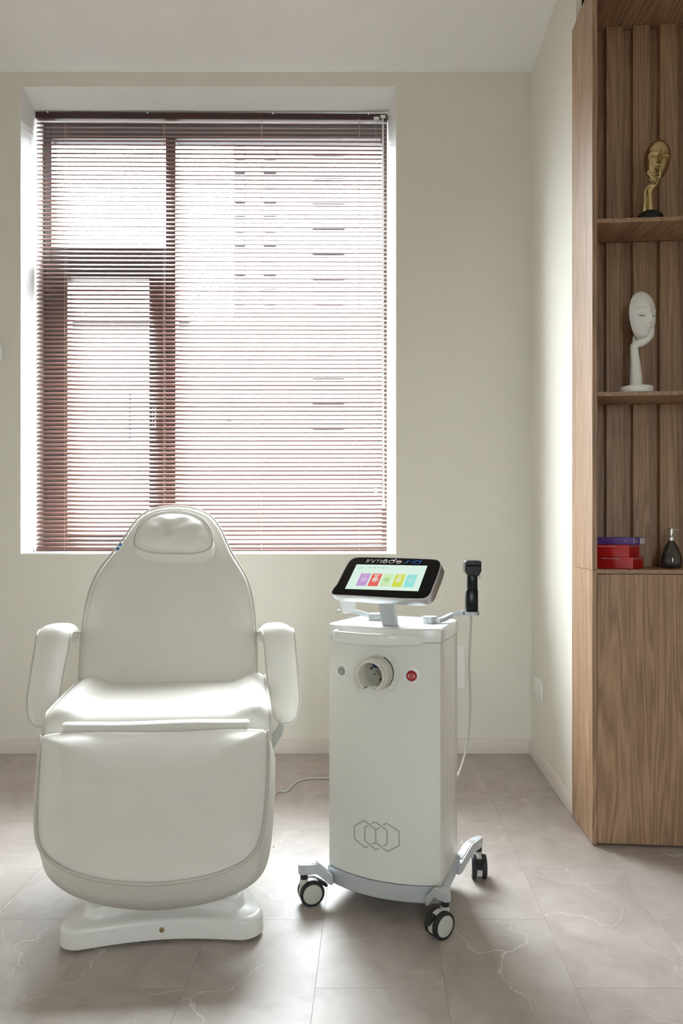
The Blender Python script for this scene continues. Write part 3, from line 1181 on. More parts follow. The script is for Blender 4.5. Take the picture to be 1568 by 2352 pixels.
# skirt around the foot
m = MB()
m.rings([dlay(0.052, grow_=0.000), dlay(0.055, grow_=0.003), dlay(0.0965, grow_=0.004), dlay(0.0975, grow_=0.003), dlay(0.0975, grow_=-0.006), dlay(0.052, grow_=-0.006)])
m.rings([dlay(0.0545, grow_=-0.004), dlay(0.060, grow_=-0.004)])
skirt = m.build('skirt', M['silver'], cart, smooth=30)

# caster legs and casters
def caster(foot, axis_deg, leg_to, pedal_dir):
    """foot: floor point under the caster stem; leg_to: where the leg joins the skirt"""
    fx = V(foot.x, foot.y, 0)
    # leg: profile in the vertical plane from the skirt to the stem
    d = (fx - V(leg_to.x, leg_to.y, 0))
    L = d.length
    d.normalize()
    s_ = V(-d.y, d.x, 0)
    prof = [(0.0, 0.053, 0.081), (L * 0.12, 0.054, 0.084), (L * 0.52, 0.084, 0.1125), (L * 0.62, 0.088, 0.1160), (L * 0.85, 0.0875, 0.1165), (L + 0.008, 0.087, 0.1155)]
    hw = 0.0150
    m = MB()
    rings = []
    for x, z0, z1 in prof:
        q = V(leg_to.x, leg_to.y, 0) + d * x
        w_ = hw if x < L else hw * 0.72
        rings.append([q + s_ * -w_ + V(0, 0, z0), q + s_ * w_ + V(0, 0, z0), q + s_ * w_ + V(0, 0, z1), q + s_ * -w_ + V(0, 0, z1)])
    q = V(leg_to.x, leg_to.y, 0) + d * (L + 0.0165)
    rings.append([q + s_ * -hw * 0.35 + V(0, 0, 0.0885), q + s_ * hw * 0.35 + V(0, 0, 0.0885), q + s_ * hw * 0.35 + V(0, 0, 0.1140), q + s_ * -hw * 0.35 + V(0, 0, 0.1140)])
    m.rings(rings)
    lg = m.build('leg', M['silver'], cart, smooth=30, bevel=0.003)
    m = MB()
    ins = []
    for x, z in [(L * 0.18, 0.0895), (L * 0.50, 0.1125), (L * 0.60, 0.1163), (L * 0.76, 0.1170)]:
        q = V(leg_to.x, leg_to.y, 0) + d * x
        ins.append([q + s_ * -hw * 0.58 + V(0, 0, z - 0.002), q + s_ * hw * 0.58 + V(0, 0, z - 0.002), q + s_ * hw * 0.58 + V(0, 0, z + 0.0006), q + s_ * -hw * 0.58 + V(0, 0, z + 0.0006)])
    m.rings(ins)
    m.build('leg_inset', M['grey_metal'], lg, smooth=0)
    # caster
    ax = V(math.cos(math.radians(axis_deg)), math.sin(math.radians(axis_deg)), 0)
    tr = V(-ax.y, ax.x, 0)
    if tr.dot(pedal_dir) < 0:
        tr = -tr
    R_ = 0.0350
    hub = fx + tr * 0.020 + V(0, 0, R_)
    m = MB()
    # hood: partial cylinder over the wheels plus the neck
    ring_n = 22
    rings = []
    for sgn in (-1, -0.9, 0.9, 1):
        e = 0.9 if abs(sgn) == 1 else 1.0
        loop = []
        for k in range(ring_n + 1):
            an = math.radians(-28 + 236 * k / ring_n)
            loop.append(hub + ax * (0.0085 * sgn) + (tr * math.cos(an) + V(0, 0, 1) * math.sin(an)) * (R_ * 0.97 * e))
        rings.append(loop)
    m.rings(rings)
    m.tube([fx + V(0, 0, 0.050), fx + V(0, 0, 0.074)], [0.0125, 0.0115], 16)
    cst = m.build('caster', M['wheel'], cart, smooth=40)
    m = MB()
    m.tube([fx + V(0, 0, 0.0735), fx + V(0, 0, 0.0875)], 0.0108, 16)
    m.build('stem', M['rubber'], cst, smooth=40)
    for sgn in (-1, 1):
        c0 = hub + ax * (sgn * 0.0095)
        m = MB()
        m.lathe([(R_ * 0.70, 0.0), (R_ * 0.99, 0.0), (R_, 0.002), (R_, 0.0095), (R_ * 0.955, 0.0125), (R_ * 0.80, 0.0135), (R_ * 0.76, 0.012), (R_ * 0.70, 0.0)], c0, ax * sgn, 40)
        ty = m.build('tyre', M['rubber'], cst, smooth=40)
        m = MB()
        m.lathe([(0.0003, 0.0160), (R_ * 0.36, 0.0157), (R_ * 0.372, 0.0150), (R_ * 0.385, 0.0156), (R_ * 0.60, 0.0148), (R_ * 0.775, 0.0125), (R_ * 0.76, 0.008), (0.0003, 0.008)], c0, ax * sgn, 40)
        m.build('wheel_disc', M['wheel'], cst, smooth=40)
    # brake pedal
    m = MB()
    pb = hub + tr * (R_ * 0.72) + V(0, 0, R_ * 0.70)
    dn = (tr * 0.80 + V(0, 0, -0.60)).normalized()
    nn = ax.cross(dn)
    if nn.z < 0:
        nn = -nn
    for k in range(5):
        q = pb + dn * (0.005 * k) + nn * 0.002
        m.rings([[q + ax * -0.0085 + nn * h_, q + ax * 0.0085 + nn * h_, q + ax * 0.0085 + dn * 0.0046 + nn * h_, q + ax * -0.0085 + dn * 0.0046 + nn * h_] for h_ in (-0.003, 0.0022 + 0.0006 * (k % 2))])
    m.rings([[pb + dn * -0.007 + ax * s2 * 0.0085 + nn * h_ for s2, h_ in ((-1, -0.003), (1, -0.003), (1, 0.004), (-1, 0.004))],
             [pb + dn * 0.024 + ax * s2 * 0.0080 + nn * h_ for s2, h_ in ((-1, -0.003), (1, -0.003), (1, 0.001), (-1, 0.001))]])
    m.build('brake_pedal', M['rubber'], cst, smooth=20)

caster(at(698, 2000, 2.096), -72, dp(-0.150, -0.012, 0), V(1, 0.2, 0))
caster(at(1022, 2075, 1.945), -52, dp(0.140, -0.018, 0), V(-1, -0.5, 0))
caster(at(1098, 1950, 2.275), -3, dp(0.155, 0.175, 0), V(0, -1, 0))
caster(dp(-0.195, 0.285, 0), -40, dp(-0.150, 0.180, 0), V(-1, 0.5, 0))

# interlocking hexagon emblem on the front, traced from the photo
def strip_on_body(m, pxs, w, lift=0.0006):
    pts = []
    for (x0, y0), (x1, y1) in zip(pxs, pxs[1:]):
        for k in range(8):
            f = k / 8
            pts.append((x0 + (x1 - x0) * f, y0 + (y1 - y0) * f))
    pts.append(pxs[-1])
    P = [hit(x, y, lift) for x, y in pts]
    rr = []
    for i, (p, nrm) in enumerate(P):
        a_ = P[max(i - 1, 0)][0]
        b__ = P[min(i + 1, len(P) - 1)][0]
        t_ = (b__ - a_).normalized()
        s_ = nrm.cross(t_) * w
        rr.append([p - s_ - nrm * 0.0012, p + s_ - nrm * 0.0012, p + s_, p - s_])
    m.rings(rr)
def lg8(x, y):
    return (640 + x / 2.904, 1700 + y / 2.904)
emblem = [
    [(595, 708), (575, 717), (505, 657), (505, 571), (570, 535), (645, 595), (648, 662), (645, 685), (622, 690)][:6],
    [(595, 570), (573, 582), (573, 670), (648, 732), (668, 720)],
    [(618, 555), (643, 546), (722, 603), (722, 692), (698, 704)],
    [(695, 565), (720, 555), (802, 608), (802, 704), (724, 742), (648, 685), (645, 597), (670, 586)],
    [(645, 685), (620, 693)],
]
em = None
for i, poly in enumerate(emblem):
    m = MB()
    strip_on_body(m, [lg8(x, y) for x, y in poly], 0.0018)
    o = m.build('emblem_line' if em else 'emblem', M['logo'], em if em else body, smooth=0)
    if em is None:
        em = o
        em['label'] = 'grey emblem of interlocking hexagons'

# buttons and connector port on the front
def disc_on(px, py, prof, mat, name, parent, seg=36, lift=0.0):
    p, nrm = hit(px, py, lift)
    nrm = (nrm + V(0, 0, 0)).normalized()
    m = MB()
    m.lathe(prof, p, nrm, seg)
    return m.build(name, M[mat], parent, smooth=35), p, nrm
pb_, p, nrm = disc_on(785.5, 1541, [(0.0002, 0.0015), (0.013, 0.0015), (0.0145, 0.0030), (0.0165, 0.0022), (0.0205, 0.0008), (0.0215, -0.002)], 'white', 'power_button', cart)
m = MB()
m.lathe([(0.0002, 0.0042), (0.0118, 0.0042), (0.0125, 0.0025)], p, nrm, 36)
m.build('button_cap', M['button'], pb_, smooth=35)
U3 = V(0, 0, 1)
R3 = U3.cross(nrm).normalized()
if R3.x < 0:
    R3 = -R3
m = MB()
m.tube([p + nrm * 0.0044 + (R3 * math.cos(a_) + U3 * math.sin(a_)) * 0.0092 for a_ in [2 * math.pi * k / 32 for k in range(32)]], 0.0006, 6, True)
m.tube([p + nrm * 0.0044 + (R3 * math.cos(a_) + U3 * math.sin(a_)) * 0.0052 for a_ in [math.radians(125 + 290 * k / 24) for k in range(25)]], 0.0006, 6)
m.tube([p + nrm * 0.0044 + U3 * 0.001, p + nrm * 0.0044 + U3 * 0.0058], 0.0006, 6)
m.build('power_symbol', M['dark_hole'], pb_)

eb_, p, nrm = disc_on(945, 1552, [(0.0140, -0.002), (0.0150, 0.0026), (0.0165, 0.0022), (0.0225, 0.0006), (0.0232, -0.002)], 'white', 'stop_button', cart)
m = MB()
m.lathe([(0.0002, 0.0055), (0.0115, 0.0055), (0.0135, 0.0040), (0.0138, -0.001)], p, nrm, 36)
m.build('button_cap', M['red_button'], eb_, smooth=35)
R3 = U3.cross(nrm).normalized()
if R3.x < 0:
    R3 = -R3
def pt3(x, y, h_=0.0058):
    return p + nrm * h_ + R3 * x + U3 * y
m = MB()
m.tube([pt3(0.0062 * math.cos(a_), 0.0062 * math.sin(a_)) for a_ in [2 * math.pi * k / 28 for k in range(28)]], 0.0005, 6, True)
m.tube([pt3(0.0045 * math.cos(a_), 0.0045 * math.sin(a_) - 0.0006) for a_ in [math.radians(90 + 120 * k) for k in range(3)]], 0.0005, 6, True)
m.tube([pt3(0, 0.002), pt3(0, -0.0012)], 0.0005, 6)
for s_ in (-1, 1):
    m.tube([pt3(s_ * 0.0088 * math.cos(a_), 0.0088 * math.sin(a_)) for a_ in [math.radians(-32 + 8 * k) for k in range(9)]], 0.0008, 6)
m.build('stop_symbol', M['white_print'], eb_)

pc0, nrm = hit(868, 1544)
nrm = -dv
port = MB()
port.lathe([(0.047, -0.006), (0.047, 0.0016), (0.050, 0.0022), (0.060, 0.0010), (0.0615, -0.004)], pc0, nrm, 48)
port = port.build('connector_port', M['cart'], cart, smooth=35)
m = MB()
m.lathe([(0.0002, -0.0005), (0.0465, -0.0005)], pc0, nrm, 40)
m.build('port_well', M['dark_hole'], port, smooth=30)
# collar with a gap at the bottom; angle 0 is straight up
g0, g1 = math.radians(-152), math.radians(152)
m = MB()
m.lathe([(0.0345, 0.000), (0.0345, 0.056), (0.0355, 0.0575), (0.0395, 0.0575), (0.0410, 0.056), (0.0413, 0.042), (0.0432, 0.040), (0.0432, 0.0), (0.0345, 0.0)], pc0, nrm, 60, g0, g1)
for gg in (g0, g1):
    pass
collar = m.build('collar', M['port'], port, smooth=40)
axx = V(0, 0, 1) - nrm * nrm.z
axx.normalize()
ayy = nrm.cross(axx)
rib = MB()
for k in range(34):
    an = math.radians(-146 + 292 * k / 33)
    q = axx * math.cos(an) + ayy * math.sin(an)
    tq = -axx * math.sin(an) + ayy * math.cos(an)
    base_ = pc0 + q * 0.0428
    rib.rings([[base_ + nrm * z_ + tq * s_ * 0.0015 + q * h_ for s_, h_ in ((-1, 0), (1, 0), (0.6, 0.0030), (-0.6, 0.0030))] for z_ in (0.002, 0.039)])
rib.build('grip_ribs', M['port'], collar, smooth=0)['kind'] = 'stuff'
m = MB()
m.lathe([(0.0002, 0.010), (0.0344, 0.010)], pc0, nrm, 40)
face = m.build('port_face', M['port_in'], port, smooth=30)
def pf(x, y, z):
    return pc0 + nrm * z - ayy * x * PSG + axx * y
PSG = 1 if (-ayy).x > 0 else -1
m = MB()
m.rings([[pf(-0.012, 0.014, 0.0102), pf(0.022, 0.014, 0.0102), pf(0.022, 0.026, 0.0102), pf(-0.006, 0.031, 0.0102)], [pf(-0.012, 0.014, 0.014), pf(0.022, 0.014, 0.014), pf(0.022, 0.026, 0.014), pf(-0.006, 0.031, 0.014)]])
m.build('blue_contact', M['port_blue'], port, smooth=0)
for x, y, r_ in ((-0.016, 0.011, 0.003), (0.012, -0.017, 0.003)):
    m = MB()
    m.lathe([(0.0002, 0.0108), (r_, 0.0108), (r_ * 1.2, 0.0102)], pf(x, y, 0), nrm, 14)
    m.build('screw_hole', M['dark_hole'], port, smooth=30)
m = MB()
m.lathe([(0.0028, 0.010), (0.0028, 0.020), (0.0075, 0.020), (0.0075, 0.010)], pf(-0.001, -0.001, 0), nrm, 6)
m.build('contact_socket', M['port_in'], port, smooth=30)
m = MB()
m.lathe([(0.0002, 0.0195), (0.003, 0.0195)], pf(-0.001, -0.001, 0), nrm, 12)
m.build('socket_hole', M['dark_hole'], port, smooth=0)
m = MB()
m.rings([[pf(-0.017, -0.030, z_), pf(0.017, -0.030, z_), pf(0.014, -0.0335, z_), pf(-0.014, -0.0335, z_)] for z_ in (0.004, 0.040)])
m.build('guide_tongue', M['port'], port, smooth=0)

# moulded drip channel under the port
m = MB()
rr = []
for k in range(14):
    f = k / 13
    py = 1592 + 130 * f
    w_ = 1 - f
    row = []
    for q in range(9):
        u = -1 + 2 * q / 8
        x = 872 + u * (16 + 6 * (1 - f)) + 4 * f
        pt_, nn_ = hit(x, py)
        row.append(pt_ + nn_ * (0.0025 * (1 - u * u) * w_ * min(1, f * 6 + 0.2) - 0.0004))
    rr.append(row)
m.rings(rr, False, False, False)
m.build('moulded_channel', M['cart'], body, smooth=180)

# --- tilted display
TA = math.radians(30.5)
tu = V(math.cos(TA), -math.sin(TA), 0)
tvb = V(math.sin(TA), math.cos(TA), 0)
T0 = at(758, 1368, 2.13)
tilt_d = math.radians(42)
tw_ = (V(0, 0, 1) * math.cos(tilt_d) + tvb * math.sin(tilt_d)).normalized()
tn = tu.cross(tw_)
if tn.y > 0:
    tn = -tn
def tpl(px, py, lift=0.0):
    return on_plane(px, py, T0, tn) + tn * lift
def tloc(p):
    return ((p - T0).dot(tu), (p - T0).dot(tw_))
def tpt(u, w, lift=0.0):
    return T0 + tu * u + tw_ * w + tn * lift
disp_px = [(772, 1340), (790, 1305), (803, 1285), (820, 1278), (850, 1277.5), (900, 1278.5), (950, 1280), (995, 1282), (1008, 1285), (1014, 1296), (1008, 1320), (998, 1345),
           (989, 1366), (975, 1376), (955, 1377.5), (910, 1376), (860, 1373), (810, 1370), (785, 1369), (769, 1368.2), (761.5, 1366), (758.8, 1362), (759.8, 1357.5), (764, 1350)]
dl = resample(catmull([tpl(x, y) for x, y in disp_px], 6), 120)
dcen = sum(dl, V(0, 0, 0)) / len(dl)
dl_in = offset2d(dl, dcen, tu, tw_, 0.004)
dl_in2 = offset2d(dl, dcen, tu, tw_, 0.0055)
dl_bk = offset2d(dl, dcen, tu, tw_, 0.012)
m = MB()
m.rings([[p - tn * 0.030 for p in dl_bk], [p - tn * 0.026 for p in dl], [p - tn * 0.003 for p in dl], [p + tn * 0.0 for p in offset2d(dl, dcen, tu, tw_, 0.002)], [p for p in dl_in], [p - tn * 0.002 for p in dl_in2]])
disp = m.build('display', M['alu'], cart, smooth=35)
m = MB()
m.rings([[p - tn * 0.004 for p in dl_in], [p - tn * 0.0008 for p in dl_in], [p - tn * 0.0004 for p in dl_in2]])
bez = m.build('bezel', M['blackglass'], disp, smooth=35)
sc_px = [(819, 1296.5), (981.5, 1299.5), (960, 1358), (792, 1352.5)]
sq = [tpl(x, y) for x, y in sc_px]
# light-emitting picture of the user interface
def ui_mat(name, colr, strength):
    m_, nt, p_ = new_mat(name)
    p_.inputs['Base Color'].default_value = (0.02, 0.02, 0.02, 1)
    p_.inputs['Roughness'].default_value = 0.15
    p_.inputs['Emission Color'].default_value = (*colr, 1)
    p_.inputs['Emission Strength'].default_value = strength
    return m_
UI = 0.15
def flat(pxs, lift, mat, name, parent, th=0.0003):
    m = MB()
    P = [tpl(x, y, lift) for x, y in pxs]
    m.prism(P, tn * -th)
    return m.build(name, mat, parent, smooth=0)
screen = flat(sc_px, 0.0004, ui_mat('ui_background', (0.78, 0.98, 0.85), UI), 'screen', disp)
screen['label'] = 'lit touch screen with coloured cards'
def uv(u, w):
    """screen coordinates 0..1 to pixels of the photo"""
    a_, b__, c_, d_ = [V(x, y, 0) for x, y in sc_px]
    top = a_.lerp(b__, u)
    bot = d_.lerp(c_, u)
    q = top.lerp(bot, w)
    return (q.x, q.y)
def card(u0, u1, w0, w1, colr, name='card', lift=0.0008, s=UI):
    return flat([uv(u0, w0), uv(u1, w0), uv(u1, w1), uv(u0, w1)], lift, ui_mat('ui_' + name, colr, s), name, screen)
cols = [((0.60, 0.33, 0.72), 0.125), ((0.86, 0.13, 0.10), 0.285), ((0.66, 0.90, 0.50), 0.445), ((0.70, 0.80, 0.06), 0.610), ((0.30, 0.85, 0.80), 0.775)]
white_ui = (0.88, 0.92, 0.80)
for i, (c_, u0) in enumerate(cols):
    card(u0, u0 + 0.135, 0.36, 0.86, c_)
    if i != 2:
        card(u0 + 0.03, u0 + 0.105, 0.405, 0.43, white_ui if i in (1, 3) else tuple(0.5 * x + 0.45 for x in c_), 'caption', 0.0011)
        if i in (1, 3):
            card(u0 + 0.045, u0 + 0.09, 0.455, 0.48, white_ui, 'caption', 0.0011)
    hexa = []
    for k in range(6):
        an = math.radians(30 + 60 * k)
        hexa.append(uv(u0 + 0.0675 + 0.043 * math.cos(an), 0.595 + 0.105 * math.sin(an)))
    hc = white_ui if i in (0, 1, 3, 4) else (0.42, 0.72, 0.30)
    if i in (0, 4):
        hc = tuple(0.5 * a_ + 0.45 for a_ in c_)
    flat(hexa, 0.0011, ui_mat('ui_hexagon', hc, UI), 'hexagon', screen)
    hexb = []
    for k in range(6):
        an = math.radians(30 + 60 * k)
        hexb.append(uv(u0 + 0.0675 + 0.036 * math.cos(an), 0.595 + 0.088 * math.sin(an)))
    flat(hexb, 0.0014, ui_mat('ui_hexagon_ring', c_, UI), 'hexagon_ring', screen)
    flat([uv(u0 + 0.0675 + 0.031 * math.cos(math.radians(30 + 60 * k)), 0.595 + 0.075 * math.sin(math.radians(30 + 60 * k))) for k in range(6)], 0.0017, ui_mat('ui_hexagon_core', tuple(0.75 * a_ + 0.2 * b__ for a_, b__ in zip(hc, c_)), UI), 'hexagon_core', screen)
# small outlined emblem in the corner of the screen
for k in range(3):
    cxu = 0.055 + 0.022 * k
    loop = [tpl(*uv(cxu + 0.022 * math.cos(math.radians(30 + 60 * q)), 0.125 + 0.055 * math.sin(math.radians(30 + 60 * q))), 0.0009) for q in range(6)]
    m = MB()
    m.tube(loop, 0.0004, 5, True)
    m.build('screen_emblem', ui_mat('ui_teal', (0.25, 0.68, 0.58), UI), screen)

def text_mesh(body_, size_from, fr, mat, name, parent, extrude=0.0, shear=0.0, spacing=1.0, offset=0.0, bevel_=0.0):
    """set text into the rectangle fr = (origin, right vector, up vector, normal); right vector carries the full width"""
    cu = bpy.data.curves.new(name, 'FONT')
    cu.body = body_
    cu.extrude = extrude
    cu.shear = shear
    cu.space_character = spacing
    cu.offset = offset
    cu.bevel_depth = bevel_
    cu.bevel_resolution = 1
    to = bpy.data.objects.new(name + '_text', cu)
    col.objects.link(to)
    dg = bpy.context.evaluated_depsgraph_get()
    me = bpy.data.meshes.new_from_object(to.evaluated_get(dg))
    bpy.data.objects.remove(to)
    vs_ = [v.co.copy() for v in me.vertices]
    fs = [tuple(p_.vertices) for p_ in me.polygons]
    bpy.data.meshes.remove(me)
    x0, x1 = min(v.x for v in vs_), max(v.x for v in vs_)
    y0, y1 = min(v.y for v in vs_), max(v.y for v in vs_)
    O_, Rv, Uv, Nv = fr
    m = MB()
    m.add([O_ + Rv * ((v.x - x0) / (x1 - x0)) + Uv * ((v.y - y0) / (y1 - y0)) + Nv * v.z for v in vs_], fs)
    return m.build(name, mat, parent, smooth=0)

def px_text(body_, px0, px1, top, mat, name, parent, lift, **kw):
    """text on the display plane between two baseline pixels, as tall as the pixel 'top' above the first"""
    o_ = tpl(*px0, lift)
    r_ = tpl(*px1, lift) - o_
    u_ = tpl(*top, lift) - o_
    u_ = tw_ * u_.dot(tw_)
    return text_mesh(body_, None, (o_, r_, u_, tn), mat, name, parent, **kw)
px_text('INMODE', (841, 1305.2), (889, 1306.3), (842.5, 1301.6), ui_mat('ui_teal_text', (0.10, 0.50, 0.42), UI), 'screen_text', screen, 0.0008, spacing=1.9)

# raised lettering along the top of the bezel, drawn as strokes
def stroke_word(letters, x0, x1, base0, base1, hpx, mat, name):
    """letters: list of strokes in (x 0..1 across the word, y 0..1) coordinates"""
    m = MB()
    o_ = tpl(x0, base0, 0.0012)
    rv_ = tpl(x1, base1, 0.0012) - o_
    hgt = (tpl(x0 + 5, base0 - hpx, 0.0012) - o_).dot(tw_)
    for st, closed in letters:
        pts = [o_ + rv_ * (x + 0.020 * y) + tw_ * (y * hgt) for x, y in st]
        m.tube(pts, 0.0011, 6, closed, round_caps=not closed)
    return m.build(name, M[mat], bez, smooth=60)
def arch(x0, x1, n=8):
    w_ = (x1 - x0) / 2
    c_ = (x0 + x1) / 2
    return [(x0, 0.0)] + [(c_ - w_ * math.cos(math.pi * k / n), 0.42 + 0.26 * math.sin(math.pi * k / n)) for k in range(n + 1)] + [(x1, 0.0)]
def oval(x0, x1, a0=0, a1=360, n=16):
    w_, c_ = (x1 - x0) / 2, (x0 + x1) / 2
    return [(c_ + w_ * math.cos(math.radians(a0 + (a1 - a0) * k / n)), 0.34 + 0.34 * math.sin(math.radians(a0 + (a1 - a0) * k / n))) for k in range(n + (0 if a1 - a0 == 360 else 1))]
word = [([(0.0, 0.0), (0.008, 0.68)], False),
        (arch(0.055, 0.165), False),
        (arch(0.215, 0.315), False), (arch(0.315, 0.415), False),
        (oval(0.455, 0.595), True), (oval(0.495, 0.555), True),
        (oval(0.635, 0.775), True), ([(0.765, 0.30), (0.785, 1.0)], False),
        (oval(0.83, 0.975, 20, 330), False), ([(0.84, 0.36), (0.97, 0.40)], False)]
stroke_word(word, 841, 922, 1292.6, 1295.0, 9.6, 'chrome', 'maker_lettering')
word2 = [([(0.0, 0.0), (0.18, 0.9), (0.32, 0.25), (0.50, 0.9), (0.50, 0.0)], False), (oval(0.60, 0.93), True), ([(0.90, 0.25), (0.96, 1.0)], False)]
stroke_word(word2, 931, 966, 1295.0, 1296.2, 10.0, 'blue_chrome', 'model_lettering')

# display neck
m = MB()
nb = [on_plane(x, y, V(0, 0, 0.7895), V(0, 0, 1)) for x, y in ((877, 1437), (911, 1438.5))]
nt_ = [on_plane(x, y, T0 - tn * 0.028, tn) for x, y in ((867, 1385), (904, 1387))]
fw = (nb[1] - nb[0]).normalized()
dep = V(-fw.y, fw.x, 0) * 0.022
rings = []
for f in (0, 0.08, 0.35, 0.7, 1.0):
    a_ = nb[0].lerp(nt_[0], f)
    b__ = nb[1].lerp(nt_[1], f)
    rings.append([a_, b__, b__ + dep, a_ + dep])
m.rings(rings)
m.build('display_neck', M['silver'], cart, smooth=30, bevel=0.003)
m = MB()
m.box((-0.024, -0.004, 0.7880), (0.024, 0.030, 0.7897), lambda p: (nb[0] + nb[1]) / 2 + fw * p.x + V(-fw.y, fw.x, 0) * p.y + V(0, 0, p.z - 0.7895))
m.build('neck_plate', M['silver'], lid, smooth=30)

# holder arms with their pivots
def pivot(px, py, r_, name):
    c_ = on_plane(px, py, V(0, 0, 0.789), V(0, 0, 1))
    m = MB()
    m.lathe([(0.0002, 0.018), (r_ * 0.96, 0.018), (r_, 0.016), (r_, 0.0135), (r_ * 0.97, 0.0130), (r_ * 0.97, 0.0), (0.0002, 0.0)], c_, V(0, 0, 1), 32)
    return m.build(name, M['silver'], cart, smooth=35), c_
pv1, c1 = pivot(986, 1430, 0.0215, 'holder_arm')
HP = at(1081, 1400, 2.12)
m = MB()
pth = catmull([c1 + V(0.01, -0.004, 0.008), on_plane(1010, 1424, c1, V(0, 1, 0)) + V(0, -0.008, 0), at(1037, 1413, 2.145), at(1055, 1408, 2.13), HP + V(-0.019, 0.002, -0.010)], 5, False)
rr = []
for i, p in enumerate(pth):
    t_ = pth[min(i + 1, len(pth) - 1)] - pth[max(i - 1, 0)]
    s_ = V(-t_.y, t_.x, 0).normalized() * 0.007
    h_ = V(0, 0, 0.0060)
    rr.append([p - s_ - h_, p + s_ - h_, p + s_ + h_, p - s_ + h_])
m.rings(rr)
m.build('arm_bar', M['silver'], pv1, smooth=30)
m = MB()
m.lathe([(0.0198, -0.005), (0.0222, -0.005), (0.0222, 0.005), (0.0198, 0.005), (0.0198, -0.005)], HP + V(0.0022, 0, -0.010), V(0, 0, 1), 28)
m.build('holder_ring', M['silver'], pv1, smooth=30)

pv2, c2 = pivot(862, 1423, 0.0215, 'holder_arm')
m = MB()
e2 = at(806, 1404, 2.20)
pth = [c2 + V(-0.012, 0, 0.008), c2.lerp(e2, 0.35) + V(0, 0, 0.006), c2.lerp(e2, 0.7) + V(0, 0, 0.004), e2]
rr = []
for i, p in enumerate(pth):
    t_ = pth[min(i + 1, len(pth) - 1)] - pth[max(i - 1, 0)]
    s_ = V(-t_.y, t_.x, 0).normalized() * 0.008
    h_ = V(0, 0, 0.0060)
    rr.append([p - s_ - h_, p + s_ - h_, p + s_ + h_, p - s_ + h_])
m.rings(rr)
m.build('arm_bar', M['silver'], pv2, smooth=30)
m = MB()
cq = at(795, 1394, 2.19)
prof_top = [at(x, y, 2.19) for x, y in ((778, 1380), (812, 1380), (811, 1404), (801, 1409), (787, 1410))]
m.rings([prof_top, [p + V(0.006, 0.035, 0.0) for p in prof_top]])
cup = m.build('holder_cup', M['white'], pv2, smooth=30, bevel=0.003)
m = MB()
gp = [at(x, y, 2.188) for x, y in ((773.5, 1401), (782, 1401), (783, 1409), (773.5, 1409))]
m.prism(gp, V(0, 0.02, 0))
m.build('cup_clip', M['wheel'], pv2, smooth=30, bevel=0.002)

# ------------------------------------------------------------------ handpiece hanging in the holder
hx0 = at(1083, 1408, 2.12)
hand = thing('laser_handpiece', 'black handpiece standing upright in the holder beside the screen', 'handpiece', hx0)
k2 = 2.12 / F
def hpz(py):
    return H - (py - CY) * k2
def hpx(px):
    return (px - CX) * k2
def rblock(x0, x1, z0, z1, yd, taper=0.0, yc=2.12):
    m = MB()
    w_ = (x1 - x0) / 2
    c_ = (x0 + x1) / 2
    rings = []
    for z_, s_ in ((z0, 0.92), (z0 + 0.002, 1.0), (z1 - 0.002, 1.0 - taper), (z1, 0.92 - taper)):
        loop = []
        for k in range(24):
            an = 2 * math.pi * k / 24
            cs, sn = math.cos(an), math.sin(an)
            loop.append(V(c_ + w_ * s_ * math.copysign(abs(cs) ** 0.55, cs), yc + yd * s_ * math.copysign(abs(sn) ** 0.55, sn), z_))
        rings.append(loop)
    m.rings(rings)
    return m
rblock(hpx(1068), hpx(1097), hpz(1408), hpz(1355), 0.017).build('grip', M['black'], hand, smooth=45)
rblock(hpx(1072), hpx(1096), hpz(1357), hpz(1308), 0.014).build('barrel', M['black'], hand, smooth=45)
mh = MB()
loop = [V(hpx(x), 0, hpz(y)) for x, y in ((1066, 1289), (1069, 1287), (1100, 1287), (1102.5, 1290), (1102.5, 1311), (1098, 1318), (1096, 1322), (1073, 1322), (1068, 1315), (1065, 1310))]
mh.rings([[V(p.x, 2.092, p.z) for p in loop], [V(p.x, 2.145, p.z) for p in loop]])
mh.build('head', M['black'], hand, smooth=30, bevel=0.003)
m = MB()
m.box((hpx(1099), 2.11, hpz(1329)), (hpx(1102), 2.13, hpz(1312)))
m.build('trigger', M['chrome'], hand, smooth=30, bevel=0.001)
m = MB()
m.box((hpx(1068), 2.0905, hpz(1300)), (hpx(1101), 2.093, hpz(1296)))
m.build('light_slot', M['blackglass'], hand, smooth=0)
m = MB()
cpts = [V(hpx(1081.5), 2.12, hpz(1407)), at(1081, 1430, 2.12), at(1079.5, 1470, 2.13), at(1077, 1520, 2.14), at(1079, 1580, 2.16), at(1079, 1640, 2.19), at(1075, 1690, 2.22), at(1068, 1730, 2.25), at(1059, 1760, 2.28), at(1050, 1782, 2.30), at(1035, 1800, 2.30)]
m.tube(catmull(cpts, 6, False), 0.0032, 10)
m.build('cord', M['cable'], hand, smooth=180)

# ------------------------------------------------------------------ mains cable on the floor
cp = [on_floor(x, y, 0.004) for x, y in ((470, 1875), (540, 1852), (600, 1832), (622, 1829), (640, 1817), (655, 1818), (664, 1812), (675, 1800), (690, 1792), (715, 1788), (760, 1787.5), (800, 1786), (850, 1770))]
m = MB()
m.tube(catmull(cp, 6, False), 0.0038, 8)
tag(m.build('power_cord', M['cable'], smooth=180), 'thin grey power cable lying on the floor between chair and device', 'cable')
m = MB()
q0 = on_floor(627, 1946, 0.0008)
m.tube([q0, q0 + V(0.001, 0.004, 0.0005), q0 + V(0.003, 0.006, 0)], 0.0012, 6)
tag(m.build('thread_scrap', M['red_bit'], smooth=60), 'tiny red scrap of thread on the floor right of the leg rest', 'scrap')

